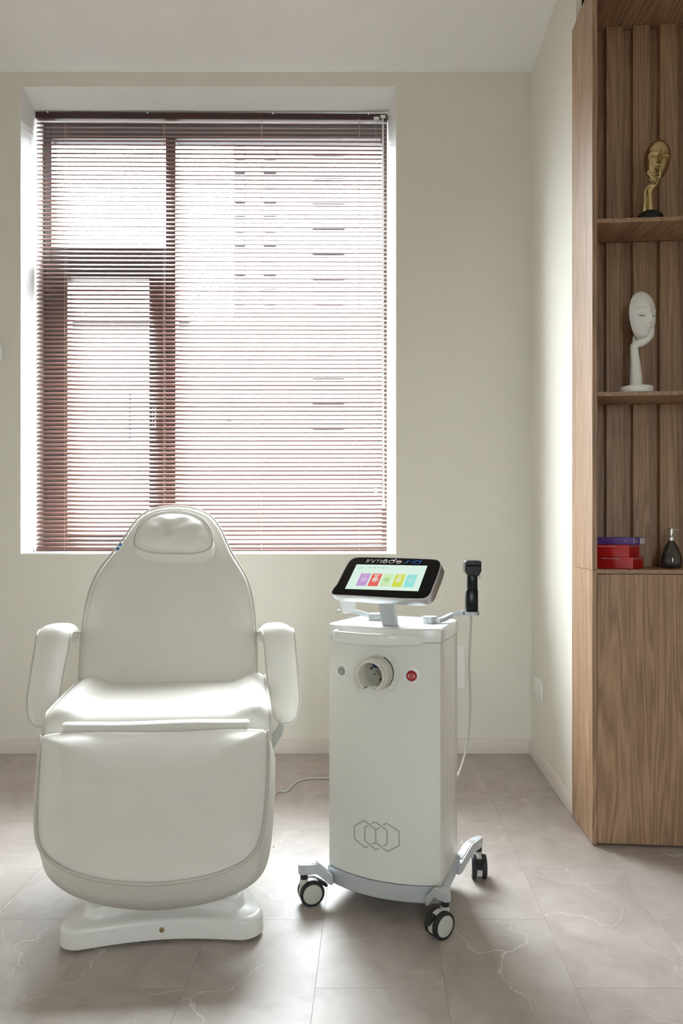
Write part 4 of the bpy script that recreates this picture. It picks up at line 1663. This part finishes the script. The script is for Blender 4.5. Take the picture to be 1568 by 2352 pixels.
# ------------------------------------------------------------------ wooden cabinet
KA = math.radians(4.8)
kd = V(math.cos(KA), -math.sin(KA), 0)
K0 = V(0.7350, 2.481, 0)
def kp(x, y, z):
    """x along the front, y into the depth, z up"""
    return K0 + kd * x + V(0, y, 0) + V(0, 0, z)
def kfr(p):
    return kp(p.x, p.y, p.z)
KW, KZ = 1.15, 2.883
cab = thing('display_cabinet', 'tall ash veneer cabinet with slatted open shelves and closed lower front', 'cabinet', kp(0.3, 0.12, 0))
def kbox(name, lo, hi, mat, parent=cab, bev=0.0008):
    m = MB()
    m.box(lo, hi, kfr)
    return m.build(name, M[mat], parent, smooth=30, bevel=bev)
pt = 0.0160
kbox('side_panel', (0, 0, 0.004), (pt, 0.252, 0.918), 'wood')
kbox('side_panel', (0, 0, 0.919), (pt, 0.252, KZ), 'wood')
kbox('side_panel', (KW, 0, 0.004), (KW + pt, 0.252, KZ), 'wood')
kbox('door', (pt + 0.001, 0.0005, 0.010), (KW - 0.001, 0.018, 0.905), 'wood')
kbox('plinth', (pt, 0.02, 0.002), (KW, 0.03, 0.05), 'wood_x')
kbox('shelf', (pt, 0.0, 0.907), (KW, 0.235, 0.921), 'wood_y')
kbox('shelf', (pt, 0.0, 1.498), (KW, 0.175, 1.512), 'wood_y')
kbox('shelf', (pt, 0.0, 2.074), (KW, 0.175, 2.088), 'wood_y')
kbox('top_panel', (pt, 0.0, 2.842), (KW, 0.235, KZ), 'wood_y')
kbox('back_panel', (pt, 0.205, 0.05), (KW, 0.221, 2.842), 'wood')
for z0, z1 in ((0.921, 1.498), (1.512, 2.074), (2.088, 2.842)):
    for k in range(11):
        x = 0.100 + 0.0925 * k
        if x + 0.058 > KW:
            break
        kbox('slat', (x, 0.176, z0 + 0.001), (x + 0.058, 0.205, z1 - 0.001), 'wood', cab, 0.0015)

# ------------------------------------------------------------------ things on the shelves
SH = {'low': 0.9212, 'mid': 1.5122, 'top': 2.0882}

def carton(name, corner_px, w_long, w_short, z0, hgt, ang, mat, edge, label, Yc=2.478):
    c_ = at(corner_px, 1307, Yc)
    c_.z = 0
    d1 = V(-math.cos(ang), math.sin(ang), 0)
    d2 = V(math.sin(ang), math.cos(ang), 0)
    root = thing(name, label, 'box', c_ + d1 * w_long / 2 + d2 * w_short / 2 + V(0, 0, z0), 'cartons on the lower shelf')
    m = MB()
    q = [c_, c_ + d2 * w_short, c_ + d1 * w_long + d2 * w_short, c_ + d1 * w_long]
    m.rings([[p + V(0, 0, z0 + 0.0003) for p in q], [p + V(0, 0, z0 + hgt) for p in q]])
    b_o = m.build('carton', M[mat], root, smooth=0, bevel=0.0006)
    m = MB()
    out = (-(d1 + d2)).normalized() * 0.0004
    m.tube([c_ + out + V(0, 0, z0 + 0.001), c_ + out + V(0, 0, z0 + hgt - 0.0005)], 0.0007, 6)
    m.build('worn_edge', M[edge], root, smooth=60)
    return root, c_, d1, d2, z0
AN = math.radians(40)
def print_on(root, c_, dirv, along0, along1, z0, z1, text, mat='white_print', flip=False):
    nrm = V(dirv.y, -dirv.x, 0)
    if nrm.y > 0:
        nrm = -nrm
    a_, b__ = (along1, along0) if flip else (along0, along1)
    o_ = c_ + dirv * a_ + nrm * 0.0004 + V(0, 0, z0)
    return text_mesh(text, None, (o_, dirv * (b__ - a_), V(0, 0, z1 - z0), nrm), M[mat], 'print', root, extrude=0.0)
zA = SH['low']
for name, cpx, hgt, wl, lab in (('red_carton', 1452, 0.0405, 0.146, 'red cosmetic carton at the bottom of the stack of three'), ('red_carton', 1443, 0.0405, 0.132, 'red cosmetic carton in the middle of the stack under the violet box')):
    r_ = carton(name, cpx, wl, 0.098, zA, hgt, AN, 'red_card', 'red_edge', lab)
    root, c_, d1, d2, z0 = r_
    print_on(root, c_, d2, 0.008, 0.090, z0 + hgt * 0.78, z0 + hgt * 0.90, 'REVERSO lips CONTOUR')
    print_on(root, c_, d1, 0.046, 0.106, z0 + hgt * 0.78, z0 + hgt * 0.90, 'REVERSO lips CONTOUR', flip=True)
    zA += hgt + 0.0004
root, c_, d1, d2, z0 = carton('violet_carton', 1456, 0.150, 0.102, zA, 0.0245, AN, 'purple_card', 'white_print', 'violet blue flat carton lying on top of the two red cartons')
o_ = c_ + d2 * 0.052 + V(0, 0, z0 + 0.002)
nr = V(d2.y, -d2.x, 0) * (1 if d2.x > 0 else -1)
m = MB()
nr = -d1
m.rings([[o_ + nr * 0.0004, o_ + nr * 0.0004 + d2 * 0.045, o_ + nr * 0.0004 + d2 * 0.045 + V(0, 0, 0.0205), o_ + nr * 0.0004 + V(0, 0, 0.0205)], [o_ - nr * 0.0003, o_ - nr * 0.0003 + d2 * 0.045, o_ - nr * 0.0003 + d2 * 0.045 + V(0, 0, 0.0205), o_ - nr * 0.0003 + V(0, 0, 0.0205)]])
st = m.build('sticker', M['white_print'], root, smooth=0)
for k in range(4):
    m = MB()
    q = o_ + nr * 0.0006 + V(0, 0, 0.003 + 0.0047 * k) + d2 * 0.005
    m.rings([[q, q + d2 * 0.034, q + d2 * 0.034 + V(0, 0, 0.0016), q + V(0, 0, 0.0016)], [q - nr * 0.0004, q - nr * 0.0004 + d2 * 0.034, q - nr * 0.0004 + d2 * 0.034 + V(0, 0, 0.0016), q - nr * 0.0004 + V(0, 0, 0.0016)]])
    m.build('text_line', M['grey_metal'], st, smooth=0)
for k in range(3):
    m = MB()
    q = c_ + d2 * 0.008 + nr * 0.0005 + V(0, 0, z0 + 0.008 + 0.0045 * k)
    L_ = 0.025 - 0.003 * k
    m.rings([[q, q + d2 * L_, q + d2 * L_ + V(0, 0, 0.001), q + V(0, 0, 0.001)], [q - nr * 0.0004, q - nr * 0.0004 + d2 * L_, q - nr * 0.0004 + d2 * L_ + V(0, 0, 0.001), q - nr * 0.0004 + V(0, 0, 0.001)]])
    m.build('text_line', M['white_print'], root, smooth=0)
print_on(root, c_, d1, 0.022, 0.034, z0 + 0.0115, z0 + 0.0145, '0.6M', flip=True)

# soap dispenser
Ys = 2.545
sx = (1541 - CX) * Ys / F
soap = thing('soap_dispenser', 'smoked dark glass soap dispenser with chrome pump on the lower shelf', 'dispenser', V(sx, Ys, SH['low']))
m = MB()
z0 = SH['low'] + 0.0003
m.lathe([(0.0002, 0.0), (0.026, 0.0), (0.033, 0.003), (0.0360, 0.012), (0.0365, 0.026), (0.0335, 0.044), (0.0275, 0.062), (0.0205, 0.077), (0.0140, 0.087), (0.0100, 0.0925), (0.0090, 0.096), (0.0002, 0.096)], V(sx, Ys, z0), V(0, 0, 1), 40)
m.build('bottle', M['bottle'], soap, smooth=60)
m = MB()
m.lathe([(0.0002, 0.095), (0.0105, 0.095), (0.0105, 0.106), (0.0090, 0.107), (0.0080, 0.111), (0.0050, 0.112), (0.0045, 0.117), (0.0085, 0.118), (0.0088, 0.136), (0.0080, 0.138), (0.0002, 0.138)], V(sx, Ys, z0), V(0, 0, 1), 28)
pump = m.build('pump', M['chrome'], soap, smooth=35)
m = MB()
m.tube([V(sx + 0.006, Ys, z0 + 0.131), V(sx + 0.018, Ys - 0.002, z0 + 0.132), V(sx + 0.026, Ys - 0.003, z0 + 0.131)], [0.0032, 0.0024, 0.0018], 10)
m.build('spout', M['chrome'], pump, smooth=60)

# ---- face sculptures
def face_mesh(W_, H_, D_, eye_slits=False, nu=110, nv=170):
    """mask: x across, y up, z towards the viewer (local, centre at the nose bridge); returns MB in local space"""
    def gz(x, y, cx_, cy_, sx_, sy_):
        return math.exp(-((x - cx_) / sx_) ** 2 - ((y - cy_) / sy_) ** 2)
    def half(v):       # half width at height v (-1 chin .. 1 crown)
        if v >= 0.12:
            f = (v - 0.12) / 0.88
            return math.sqrt(max(0.0, 1 - f ** 2.15))
        f = (0.12 - v) / 1.12
        return max(0.0, 1 - f ** 2.1) ** 0.62
    vs_, idx = [], {}
    for j in range(nv + 1):
        tv = -math.cos(math.pi * j / nv)
        for i in range(nu + 1):
            su = -math.cos(math.pi * i / nu)
            hx_ = max(half(tv), 0.02)
            x, y = su * hx_, tv
            z = 0.80 * math.sqrt(max(0.0, 1 - (su * 0.975) ** 2) * max(0.0, 1 - abs(tv * 0.985) ** 3.0))
            ax_ = abs(x)
            # brow ridge that sweeps down into the nose
            by_ = 0.245 - 0.55 * (ax_ - 0.46) ** 2
            z += 0.075 * math.exp(-((y - by_) / 0.045) ** 2) * sm(ax_, 0.08, 0.2) * (1 - sm(ax_, 0.70, 0.88))
            z -= 0.17 * gz(ax_, y, 0.40, 0.075, 0.25, 0.12)                   # sockets
            z -= 0.07 * gz(ax_, y, 0.20, 0.03, 0.07, 0.13)                    # inner corners
            z += 0.125 * gz(ax_, y, 0.42, 0.015, 0.19, 0.085)                 # closed lids
            ly = -0.055 + 0.42 * (ax_ - 0.42) ** 2 + 0.05 * (ax_ - 0.42)
            z -= 0.045 * math.exp(-((y - ly) / 0.013) ** 2) * sm(ax_, 0.20, 0.26) * (1 - sm(ax_, 0.60, 0.68))   # lash line
            nose = max(0.0, min(1.0, (0.26 - y) / 0.54)) if y > -0.28 else max(0.0, 1 - (-0.28 - y) / 0.06)
            wn_ = 0.060 + 0.035 * nose
            z += (0.10 + 0.27 * nose) * math.exp(-(abs(x) / wn_) ** 2.6) * (1 if y < 0.26 else max(0.0, 1 - (y - 0.26) / 0.16))
            z += 0.11 * gz(ax_, y, 0.125, -0.265, 0.050, 0.045)               # nostrils
            z -= 0.05 * gz(ax_, y, 0.07, -0.315, 0.03, 0.02)
            z -= 0.03 * gz(x, y, 0, -0.40, 0.035, 0.05)
            z += 0.12 * math.exp(-((y + 0.475 + 0.25 * (ax_ - 0.06) ** 2) / 0.036) ** 2) * (1 - sm(ax_, 0.14, 0.27))
            z += 0.13 * math.exp(-((y + 0.585 - 0.35 * ax_ ** 2) / 0.046) ** 2) * (1 - sm(ax_, 0.10, 0.24))
            z -= 0.075 * math.exp(-((y + 0.528 - 0.10 * ax_) / 0.012) ** 2) * (1 - sm(ax_, 0.20, 0.30))
            z += 0.08 * gz(x, y, 0, -0.82, 0.20, 0.11) - 0.06 * gz(x, y, 0, -0.685, 0.20, 0.04)
            z += 0.05 * gz(ax_, y, 0.56, -0.22, 0.24, 0.20)
            idx[(i, j)] = len(vs_)
            vs_.append(V(x * W_ / 2, y * H_ / 2, z * D_))
    m = MB()
    fs = []
    for j in range(nv):
        for i in range(nu):
            if eye_slits:
                c_ = (vs_[idx[(i, j)]] + vs_[idx[(i + 1, j + 1)]]) / 2
                x, y = abs(c_.x) / (W_ / 2), c_.y / (H_ / 2)
                yc_ = -0.055 + 0.42 * (x - 0.42) ** 2 + 0.05 * (x - 0.42)
                if 0.20 < x < 0.66 and abs(y - yc_) < 0.024 * (1 - ((x - 0.43) / 0.23) ** 2) + 0.003:
                    continue
            fs.append((idx[(i, j)], idx[(i + 1, j)], idx[(i + 1, j + 1)], idx[(i, j + 1)]))
    m.add(vs_, fs)
    return m

def place(mb, mat4):
    mb.v = [mat4 @ p for p in mb.v]
    return mb

def sculpture(name, label, mat, base_mat, shelf_z, face_c, W_, H_, D_, yaw, roll, pitch, chains, base_c, base_r, slits, base_h, dome):
    root = thing(name, label, 'sculpture', V(base_c.x, base_c.y, shelf_z))
    m4 = Matrix.Translation(face_c) @ Matrix.Rotation(yaw, 4, 'Z') @ Matrix.Rotation(roll, 4, 'Y') @ Matrix.Rotation(pitch, 4, 'X') @ Matrix(((1, 0, 0, 0), (0, 0, -1, 0), (0, 1, 0, 0), (0, 0, 0, 1)))
    fm = place(face_mesh(W_, H_, D_, slits), m4)
    fo = fm.build('face', M[mat], root, smooth=180)
    so = fo.modifiers.new('thickness', 'SOLIDIFY')
    so.thickness = 0.004
    so.offset = -1
    m = MB()
    for pts, rad in chains:
        P = catmull(pts, 4, False)
        rs = []
        for i in range(len(rad) - 1):
            for k in range(4):
                rs.append(rad[i] + (rad[i + 1] - rad[i]) * k / 4)
        rs.append(rad[-1])
        m.tube(P, rs, 20, False, round_caps=True)
    ho = m.build('forearm_and_hand', M[mat], root, smooth=180)
    rm = ho.modifiers.new('fuse', 'REMESH')
    rm.mode = 'VOXEL'
    rm.voxel_size = 0.0009
    rm.use_smooth_shade = True
    smo = ho.modifiers.new('soften', 'SMOOTH')
    smo.iterations = 8
    smo.factor = 0.5
    m = MB()
    bz0 = V(base_c.x, base_c.y, shelf_z + 0.0003)
    if dome:
        prof = [(0.0002, 0.0), (base_r, 0.0)] + [(base_r * math.cos(math.radians(90 * k / 10)), 0.006 + (base_h - 0.006) * math.sin(math.radians(90 * k / 10))) for k in range(10)] + [(0.0002, base_h)]
    else:
        prof = [(0.0002, 0.0), (base_r * 0.97, 0.0), (base_r, 0.002), (base_r, base_h - 0.004), (base_r * 0.97, base_h), (0.0002, base_h + 0.001)]
    m.lathe(prof, bz0, V(0, 0, 1), 40)
    m.build('plinth', M[base_mat], root, smooth=40)
    return root

# white one on the middle shelf: fingers along the cheek
Yw = 2.520
def wp(x, y, dy=0.0):
    return at(x, y, Yw + dy)
wc = [
    ([wp(1459.5, 893), wp(1460, 870), wp(1459, 840), wp(1457, 815), wp(1456, 798), wp(1458, 790, 0.0)], [0.0215, 0.0195, 0.0165, 0.0140, 0.0130, 0.0120]),
    ([wp(1455, 795), wp(1462, 790, -0.004), wp(1472, 787, -0.006), wp(1483, 781, -0.008)], [0.0120, 0.0130, 0.0140, 0.0120]),
    ([wp(1478, 785, -0.010), wp(1489, 776, -0.016), wp(1493, 765, -0.022), wp(1494, 757, -0.024)], [0.0085, 0.0070, 0.0055, 0.0040]),
    ([wp(1482, 784, -0.004), wp(1493, 773, -0.008), wp(1496.5, 760, -0.012), wp(1498, 753, -0.013)], [0.0085, 0.0070, 0.0055, 0.0040]),
    ([wp(1483, 785, 0.004), wp(1495, 773, 0.002), wp(1498.5, 761, 0.000), wp(1500, 754, 0.000)], [0.0085, 0.0068, 0.0052, 0.0038]),
    ([wp(1482, 786, 0.012), wp(1494, 775, 0.012), wp(1497.5, 766, 0.010), wp(1498.5, 760, 0.010)], [0.0078, 0.0060, 0.0048, 0.0036]),
    ([wp(1462, 789, 0.008), wp(1456, 783, 0.022), wp(1457, 772, 0.032)], [0.0085, 0.0070, 0.0050]),
]
sculpture('white_face_sculpture', 'matt white face mask resting on a raised hand, middle shelf', 'plaster', 'plaster', SH['mid'],
          wp(1469, 729, 0.024), 0.104, 0.168, 0.058, math.radians(19), math.radians(-3), math.radians(2), wc, wp(1461, 895, 0.0), 0.055, True, 0.022, False)

# gold one on the top shelf: two forearms, fingers spread over the chin
Yg = 2.512
def gp(x, y, dy=0.0):
    return at(x, y, Yg + dy)
def g2(x, y, dy=0.0):
    return gp(1400 + x / 9.333, 300 + y / 9.333, dy)
F0 = -0.040
gc = [
    # right-hand forearm (broader) rising to the wrist
    ([g2(875, 1790, -0.005), g2(870, 1650, -0.008), g2(860, 1480, -0.012), g2(860, 1340, -0.016), g2(890, 1260, -0.022), g2(950, 1160, -0.030)], [0.0105, 0.0105, 0.0090, 0.0078, 0.0085, 0.0105]),
    ([g2(950, 1170, -0.030), g2(990, 1090, -0.036), g2(1030, 1020, -0.042)], [0.0110, 0.0105, 0.0080]),
    # fingers sweeping to the upper left
    ([g2(1000, 1040, -0.046), g2(930, 960, -0.054), g2(870, 910, -0.054), g2(815, 860, -0.050)], [0.0052, 0.0046, 0.0040, 0.0028]),
    ([g2(985, 1060, -0.048), g2(915, 1000, -0.055), g2(850, 955, -0.053), g2(795, 905, -0.048)], [0.0052, 0.0046, 0.0040, 0.0028]),
    ([g2(970, 1090, -0.046), g2(905, 1040, -0.052), g2(865, 1000, -0.050)], [0.0050, 0.0044, 0.0032]),
    ([g2(950, 1120, -0.042), g2(890, 1070, -0.047), g2(845, 1045, -0.044), g2(830, 1100, -0.036)], [0.0050, 0.0044, 0.0038, 0.0030]),
    # upright finger on the cheek
    ([g2(1040, 1050, -0.040), g2(1075, 990, -0.046), g2(1072, 880, -0.050), g2(1078, 780, -0.050)], [0.0052, 0.0046, 0.0040, 0.0022]),
    # left-hand forearm with fingers touching the other wrist
    ([g2(735, 1790, -0.002), g2(740, 1650, -0.006), g2(755, 1480, -0.010), g2(750, 1330, -0.014), g2(780, 1260, -0.020), g2(840, 1190, -0.028), g2(885, 1140, -0.034)], [0.0085, 0.0078, 0.0066, 0.0056, 0.0058, 0.0048, 0.0030]),
    ([g2(765, 1300, -0.010), g2(810, 1280, -0.018), g2(850, 1220, -0.026)], [0.0050, 0.0046, 0.0034]),
]
sculpture('gold_face_sculpture', 'antique gold face mask held by slender hands, top shelf', 'gold', 'black_matt', SH['top'],
          g2(1000, 670, 0.000), 0.0855, 0.138, 0.050, math.radians(-6), math.radians(7), math.radians(4), gc, gp(1492, 497, 0.0), 0.046, False, 0.040, True)

# ------------------------------------------------------------------ small fittings on the walls
# double socket on the short right wall
def rw(px, py):
    """point on the right-hand wall face under a pixel"""
    return on_plane(px, py, V(RW, 3, 0), V(1, 0, 0))
s_a, s_b = rw(1228.5, 1550), rw(1248, 1607)
sy0, sy1 = min(s_a.y, s_b.y), max(s_a.y, s_b.y)
zc_ = (rw(1228.5, 1575).z + rw(1248, 1583).z) / 2
sock = thing('wall_socket', 'white double power socket on the right wall near the corner', 'socket', V(RW, (sy0 + sy1) / 2, zc_ - 0.043))
m = MB()
m.box((RW - 0.009, sy0, zc_ - 0.043), (RW - 0.0002, sy1, zc_ + 0.043))
m.build('plate', M['white'], sock, smooth=30, bevel=0.003)
for f in (0.27, 0.73):
    yc_ = sy0 + (sy1 - sy0) * f
    m = MB()
    m.lathe([(0.0002, 0.004), (0.016, 0.004), (0.0175, 0.0115), (0.0205, 0.0115), (0.0210, 0.008)], V(RW + 0.0, yc_, zc_), V(-1, 0, 0), 30)
    rg = m.build('outlet', M['wall'], sock, smooth=30)
    for s_ in (-1, 1):
        m = MB()
        m.lathe([(0.0002, 0.0048), (0.0026, 0.0048), (0.0027, 0.0035)], V(RW, yc_ + 0.0095 * s_, zc_), V(-1, 0, 0), 10)
        m.build('pin_hole', M['dark_hole'], rg, smooth=30)

# white service panel on the back wall behind the device
pA, pB = at(985, 1484, 3.5), at(1067, 1581, 3.5)
pan = thing('service_panel', 'white electrical access panel on the back wall behind the device', 'panel', V((pA.x + pB.x) / 2, 3.5, pB.z))
m = MB()
m.box((pA.x, 3.488, pB.z), (pB.x, 3.4998, pA.z))
m.build('frame', M['white'], pan, smooth=30, bevel=0.003)
m = MB()
e = 0.020
m.box((pA.x + e, 3.484, pB.z + e), (pB.x - e, 3.489, pA.z - e))
m.build('door', M['white'], pan, smooth=30, bevel=0.002)

# motion sensor at the left edge of the picture
sA, sB = at(-26, 793, 3.5), at(6.5, 829, 3.5)
ms = thing('motion_sensor', 'small white motion sensor on the back wall left of the window', 'sensor', V((sA.x + sB.x) / 2, 3.5, sB.z))
m = MB()
m.box((sA.x, 3.46, sB.z), (sB.x, 3.4998, sA.z))
m.build('case', M['white'], ms, smooth=30, bevel=0.006)
m = MB()
m.box((sA.x + 0.015, 3.456, sB.z + 0.014), (sB.x - 0.008, 3.462, sA.z - 0.018))
m.build('lens', M['wall'], ms, smooth=30, bevel=0.002)
